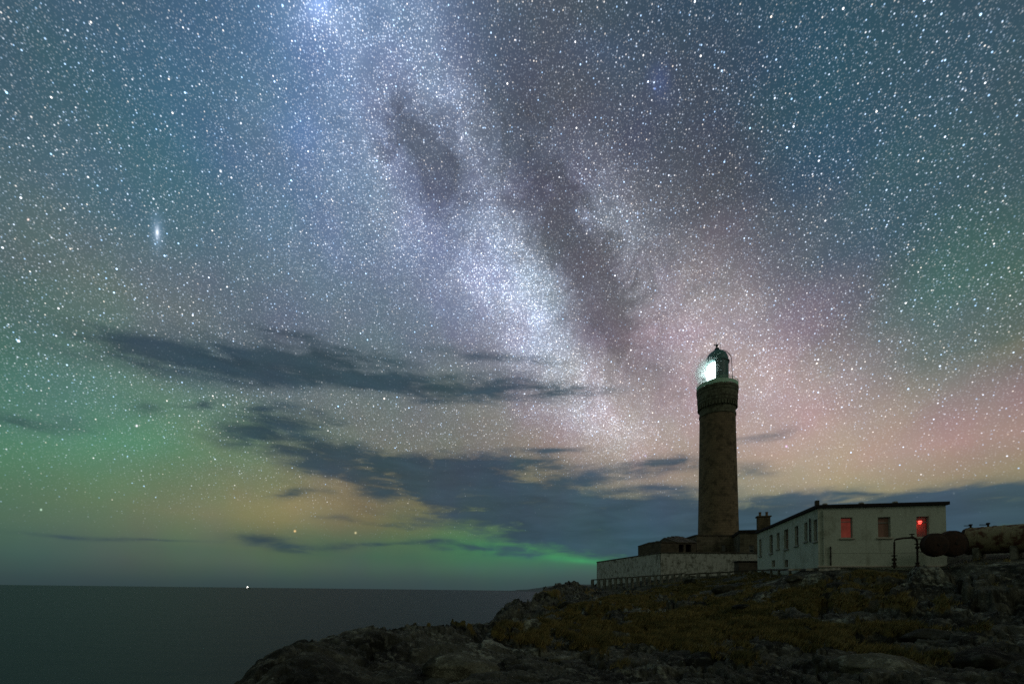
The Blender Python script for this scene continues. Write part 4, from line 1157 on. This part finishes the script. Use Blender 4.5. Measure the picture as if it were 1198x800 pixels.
# ------------------------------------------------------------------ boulders
def boulder(px, py, wpx, hpx, Y, label, seed, tone=1.0):
    p = at(px, py, Y); w = wpx / F * Y; h = hpx / F * Y
    g = float(ground(p.x, p.y))
    bm = bmesh.new(); bmesh.ops.create_icosphere(bm, subdivisions=4, radius=1.0)
    rs_ = random.Random(seed); ox = Vector((rs_.uniform(0, 90), rs_.uniform(0, 90), seed * 3.1))
    rot = rs_.uniform(-.4, .4)
    planes = [(Vector((rs_.gauss(0, 1), rs_.gauss(0, 1), rs_.gauss(.3, .8))).normalized(), rs_.uniform(.62, .88)) for _ in range(11)]
    for v in bm.verts:
        d = v.co.normalized(); r = 1.0
        for n, k in planes:
            dn = d.dot(n)
            if dn > .01: r = min(r, k / dn)
        r *= 1 + .10 * mnoise.noise(d * 1.6 + ox) + .05 * mnoise.noise(d * 5 + ox) + .02 * mnoise.noise(d * 13 + ox)
        q_ = d * r
        v.co = Vector((q_.x * w * .5 * math.cos(rot) - q_.y * w * .4 * math.sin(rot), q_.x * w * .5 * math.sin(rot) + q_.y * w * .4 * math.cos(rot), q_.z * h * .75))
    bmesh.ops.translate(bm, verts=bm.verts, vec=(p.x, p.y, g + h * .22))
    o = link('boulder', bm, boulder_mats[tone], smooth=True)
    return tag(o, label, 'boulder', 'boulders among the turf and rock slabs')
boulder_mats = {}
for t_ in (.5, 1.0, 1.6):
    m_, N_, bs_ = mat('boulder_rock', .92, .12); rock_nodes(N_, bs_, tone=t_); boulder_mats[t_] = m_
for b in [(847, 692, 30, 10, 40, 'dark rounded boulder on the turf below the tower base', 1, .5),
          (868, 717, 22, 8, 27, 'small dark boulder in the middle of the turf slope', 2, .5),
          (815, 703, 36, 6, 36, 'long low dark rock left of the dark rounded boulder', 3, .5),
          (806, 683, 16, 7, 54, 'squat boulder just under the middle of the post fence', 4, 1.0),
          (985, 676, 40, 9, 27, 'wide broken rock on the turf under the gable corner of the house', 5, .5),
          (1060, 683, 16, 6, 25, 'small pale topped rock on the slope below the pipework', 6, 1.6),
          (930, 684, 22, 6, 33, 'flat grey rock between the house corner and the turf', 7, 1.0),
          (1085, 715, 60, 14, 16, 'broad dark boulder at the right edge of the turf', 8, .5),
          (540, 776, 92, 26, 10.5, 'big pale rounded boulder in the left foreground', 9, 1.6),
          (470, 792, 60, 20, 9.0, 'grey boulder low in the left foreground beside the big pale one', 10, 1.0),
          (655, 752, 40, 9, 15, 'low pale rock where the left slabs meet the turf', 11, 1.6),
          (770, 787, 70, 16, 9.0, 'wide grey rock at the bottom centre foreground', 12, 1.0),
          (1030, 768, 120, 22, 10.5, 'large lichen covered rock in the right foreground', 13, 1.6),
          (1150, 748, 90, 22, 12, 'dark blocky rock at the right edge of the frame', 14, .5),
          (960, 792, 80, 16, 8.2, 'pale low slab at the bottom edge right of centre', 15, 1.6),
          (1110, 790, 70, 20, 8.4, 'greenish grey rock in the bottom right corner', 16, 1.0),
          (720, 712, 26, 6, 33, 'small grey rock on the upper left of the turf slope', 17, 1.0),
          (665, 703, 30, 8, 52, 'dark crag stone on the slope above the sea', 18, .5)]:
    boulder(*b)

# ------------------------------------------------------------------ grass: tufts over the turf patches
def grow(n):
    r = 6.0 * (62 / 6.0) ** rng.random(n * 4); a = R(-2) + (R(50) - R(-2)) * rng.random(n * 4)
    x, y = r * np.sin(a), r * np.cos(a)
    m = turf_mask(x, y)
    keep = (m > .35 + .4 * rng.random(len(x)))
    x, y = x[keep][:n], y[keep][:n]
    z = ground(x, y); r = np.hypot(x, y)
    k = 9
    N1 = len(x)
    X = np.repeat(x, k) + rng.normal(0, .06, N1 * k); Y = np.repeat(y, k) + rng.normal(0, .06, N1 * k); Z = np.repeat(z, k) - .02
    h = np.repeat(rng.uniform(.10, .26, N1), k) * rng.uniform(.6, 1.2, N1 * k)
    w = np.clip(np.repeat(r, k) * .0010, .006, .03)
    th = rng.uniform(0, 2 * math.pi, N1 * k); lean = h * rng.uniform(.2, .8, N1 * k)
    lx, ly = np.cos(th) * lean + .25 * h, np.sin(th) * lean - .1 * h
    v = np.empty((N1 * k, 3, 3), np.float32)
    px_, py_ = -np.sin(th + .7) * w, np.cos(th + .7) * w
    v[:, 0] = np.stack([X - px_, Y - py_, Z], -1); v[:, 1] = np.stack([X + px_, Y + py_, Z], -1); v[:, 2] = np.stack([X + lx, Y + ly, Z + h], -1)
    me = bpy.data.meshes.new('grass'); nT = N1 * k
    me.vertices.add(nT * 3); me.vertices.foreach_set('co', v.ravel())
    me.loops.add(nT * 3); me.loops.foreach_set('vertex_index', np.arange(nT * 3, dtype=np.int32))
    me.polygons.add(nT); me.polygons.foreach_set('loop_start', np.arange(0, nT * 3, 3, dtype=np.int32)); me.polygons.foreach_set('loop_total', np.full(nT, 3, dtype=np.int32))
    me.update(calc_edges=True)
    m_, N, bs = mat('dry_grass', .9, .1)
    n_ = N.noise(pos(N), .7, 5.0, .65)['Fac']; n2_ = N.noise(pos(N), 9.0, 2.0, .5)['Fac']
    c = N.mix(N.rng(n_, .38, .62), (.200, .158, .062), (.080, .080, .034)); c = N.mix(N.rng(n2_, .5, .8), c, (.25, .165, .065))
    N.put(bs.inputs['Base Color'], c)
    me.materials.append(m_)
    o = bpy.data.objects.new('grass', me); COL.objects.link(o); tag(o, 'ochre and olive moor grass between the rocks', 'grass', kind='stuff')
grow(26000)

# ------------------------------------------------------------------ added scattering spheres round the lantern, shaped for the lamp's bloom
for rad_, den_ in ((3.4, .05), (2.4, .30)):
    bm = bmesh.new(); bmesh.ops.create_uvsphere(bm, u_segments=32, v_segments=20, radius=rad_, matrix=Matrix.Translation(LC + tol * 1.0 + toc * .6 + Vector((0, 0, zc_))))
    mm = bpy.data.materials.new('lamp_bloom_volume'); mm.use_nodes = True; mm.cycles.homogeneous_volume = True; mm.cycles.volume_sampling = 'EQUIANGULAR'
    N_ = NT(mm.node_tree); mm.node_tree.nodes.clear()
    vp = N_.new('ShaderNodeVolumePrincipled'); vp.inputs['Color'].default_value = (.9, .95, .95, 1); vp.inputs['Density'].default_value = den_; vp.inputs['Anisotropy'].default_value = .2
    o = N_.new('ShaderNodeOutputMaterial'); N_.l.new(vp.outputs[0], o.inputs['Volume'])
    bloom_volume = link('bloom_volume', bm, mm); tag(bloom_volume, 'added bloom volume round the lighthouse lamp', 'bloom_volume', kind='stuff')
SC.cycles.volume_step_rate = 2.0
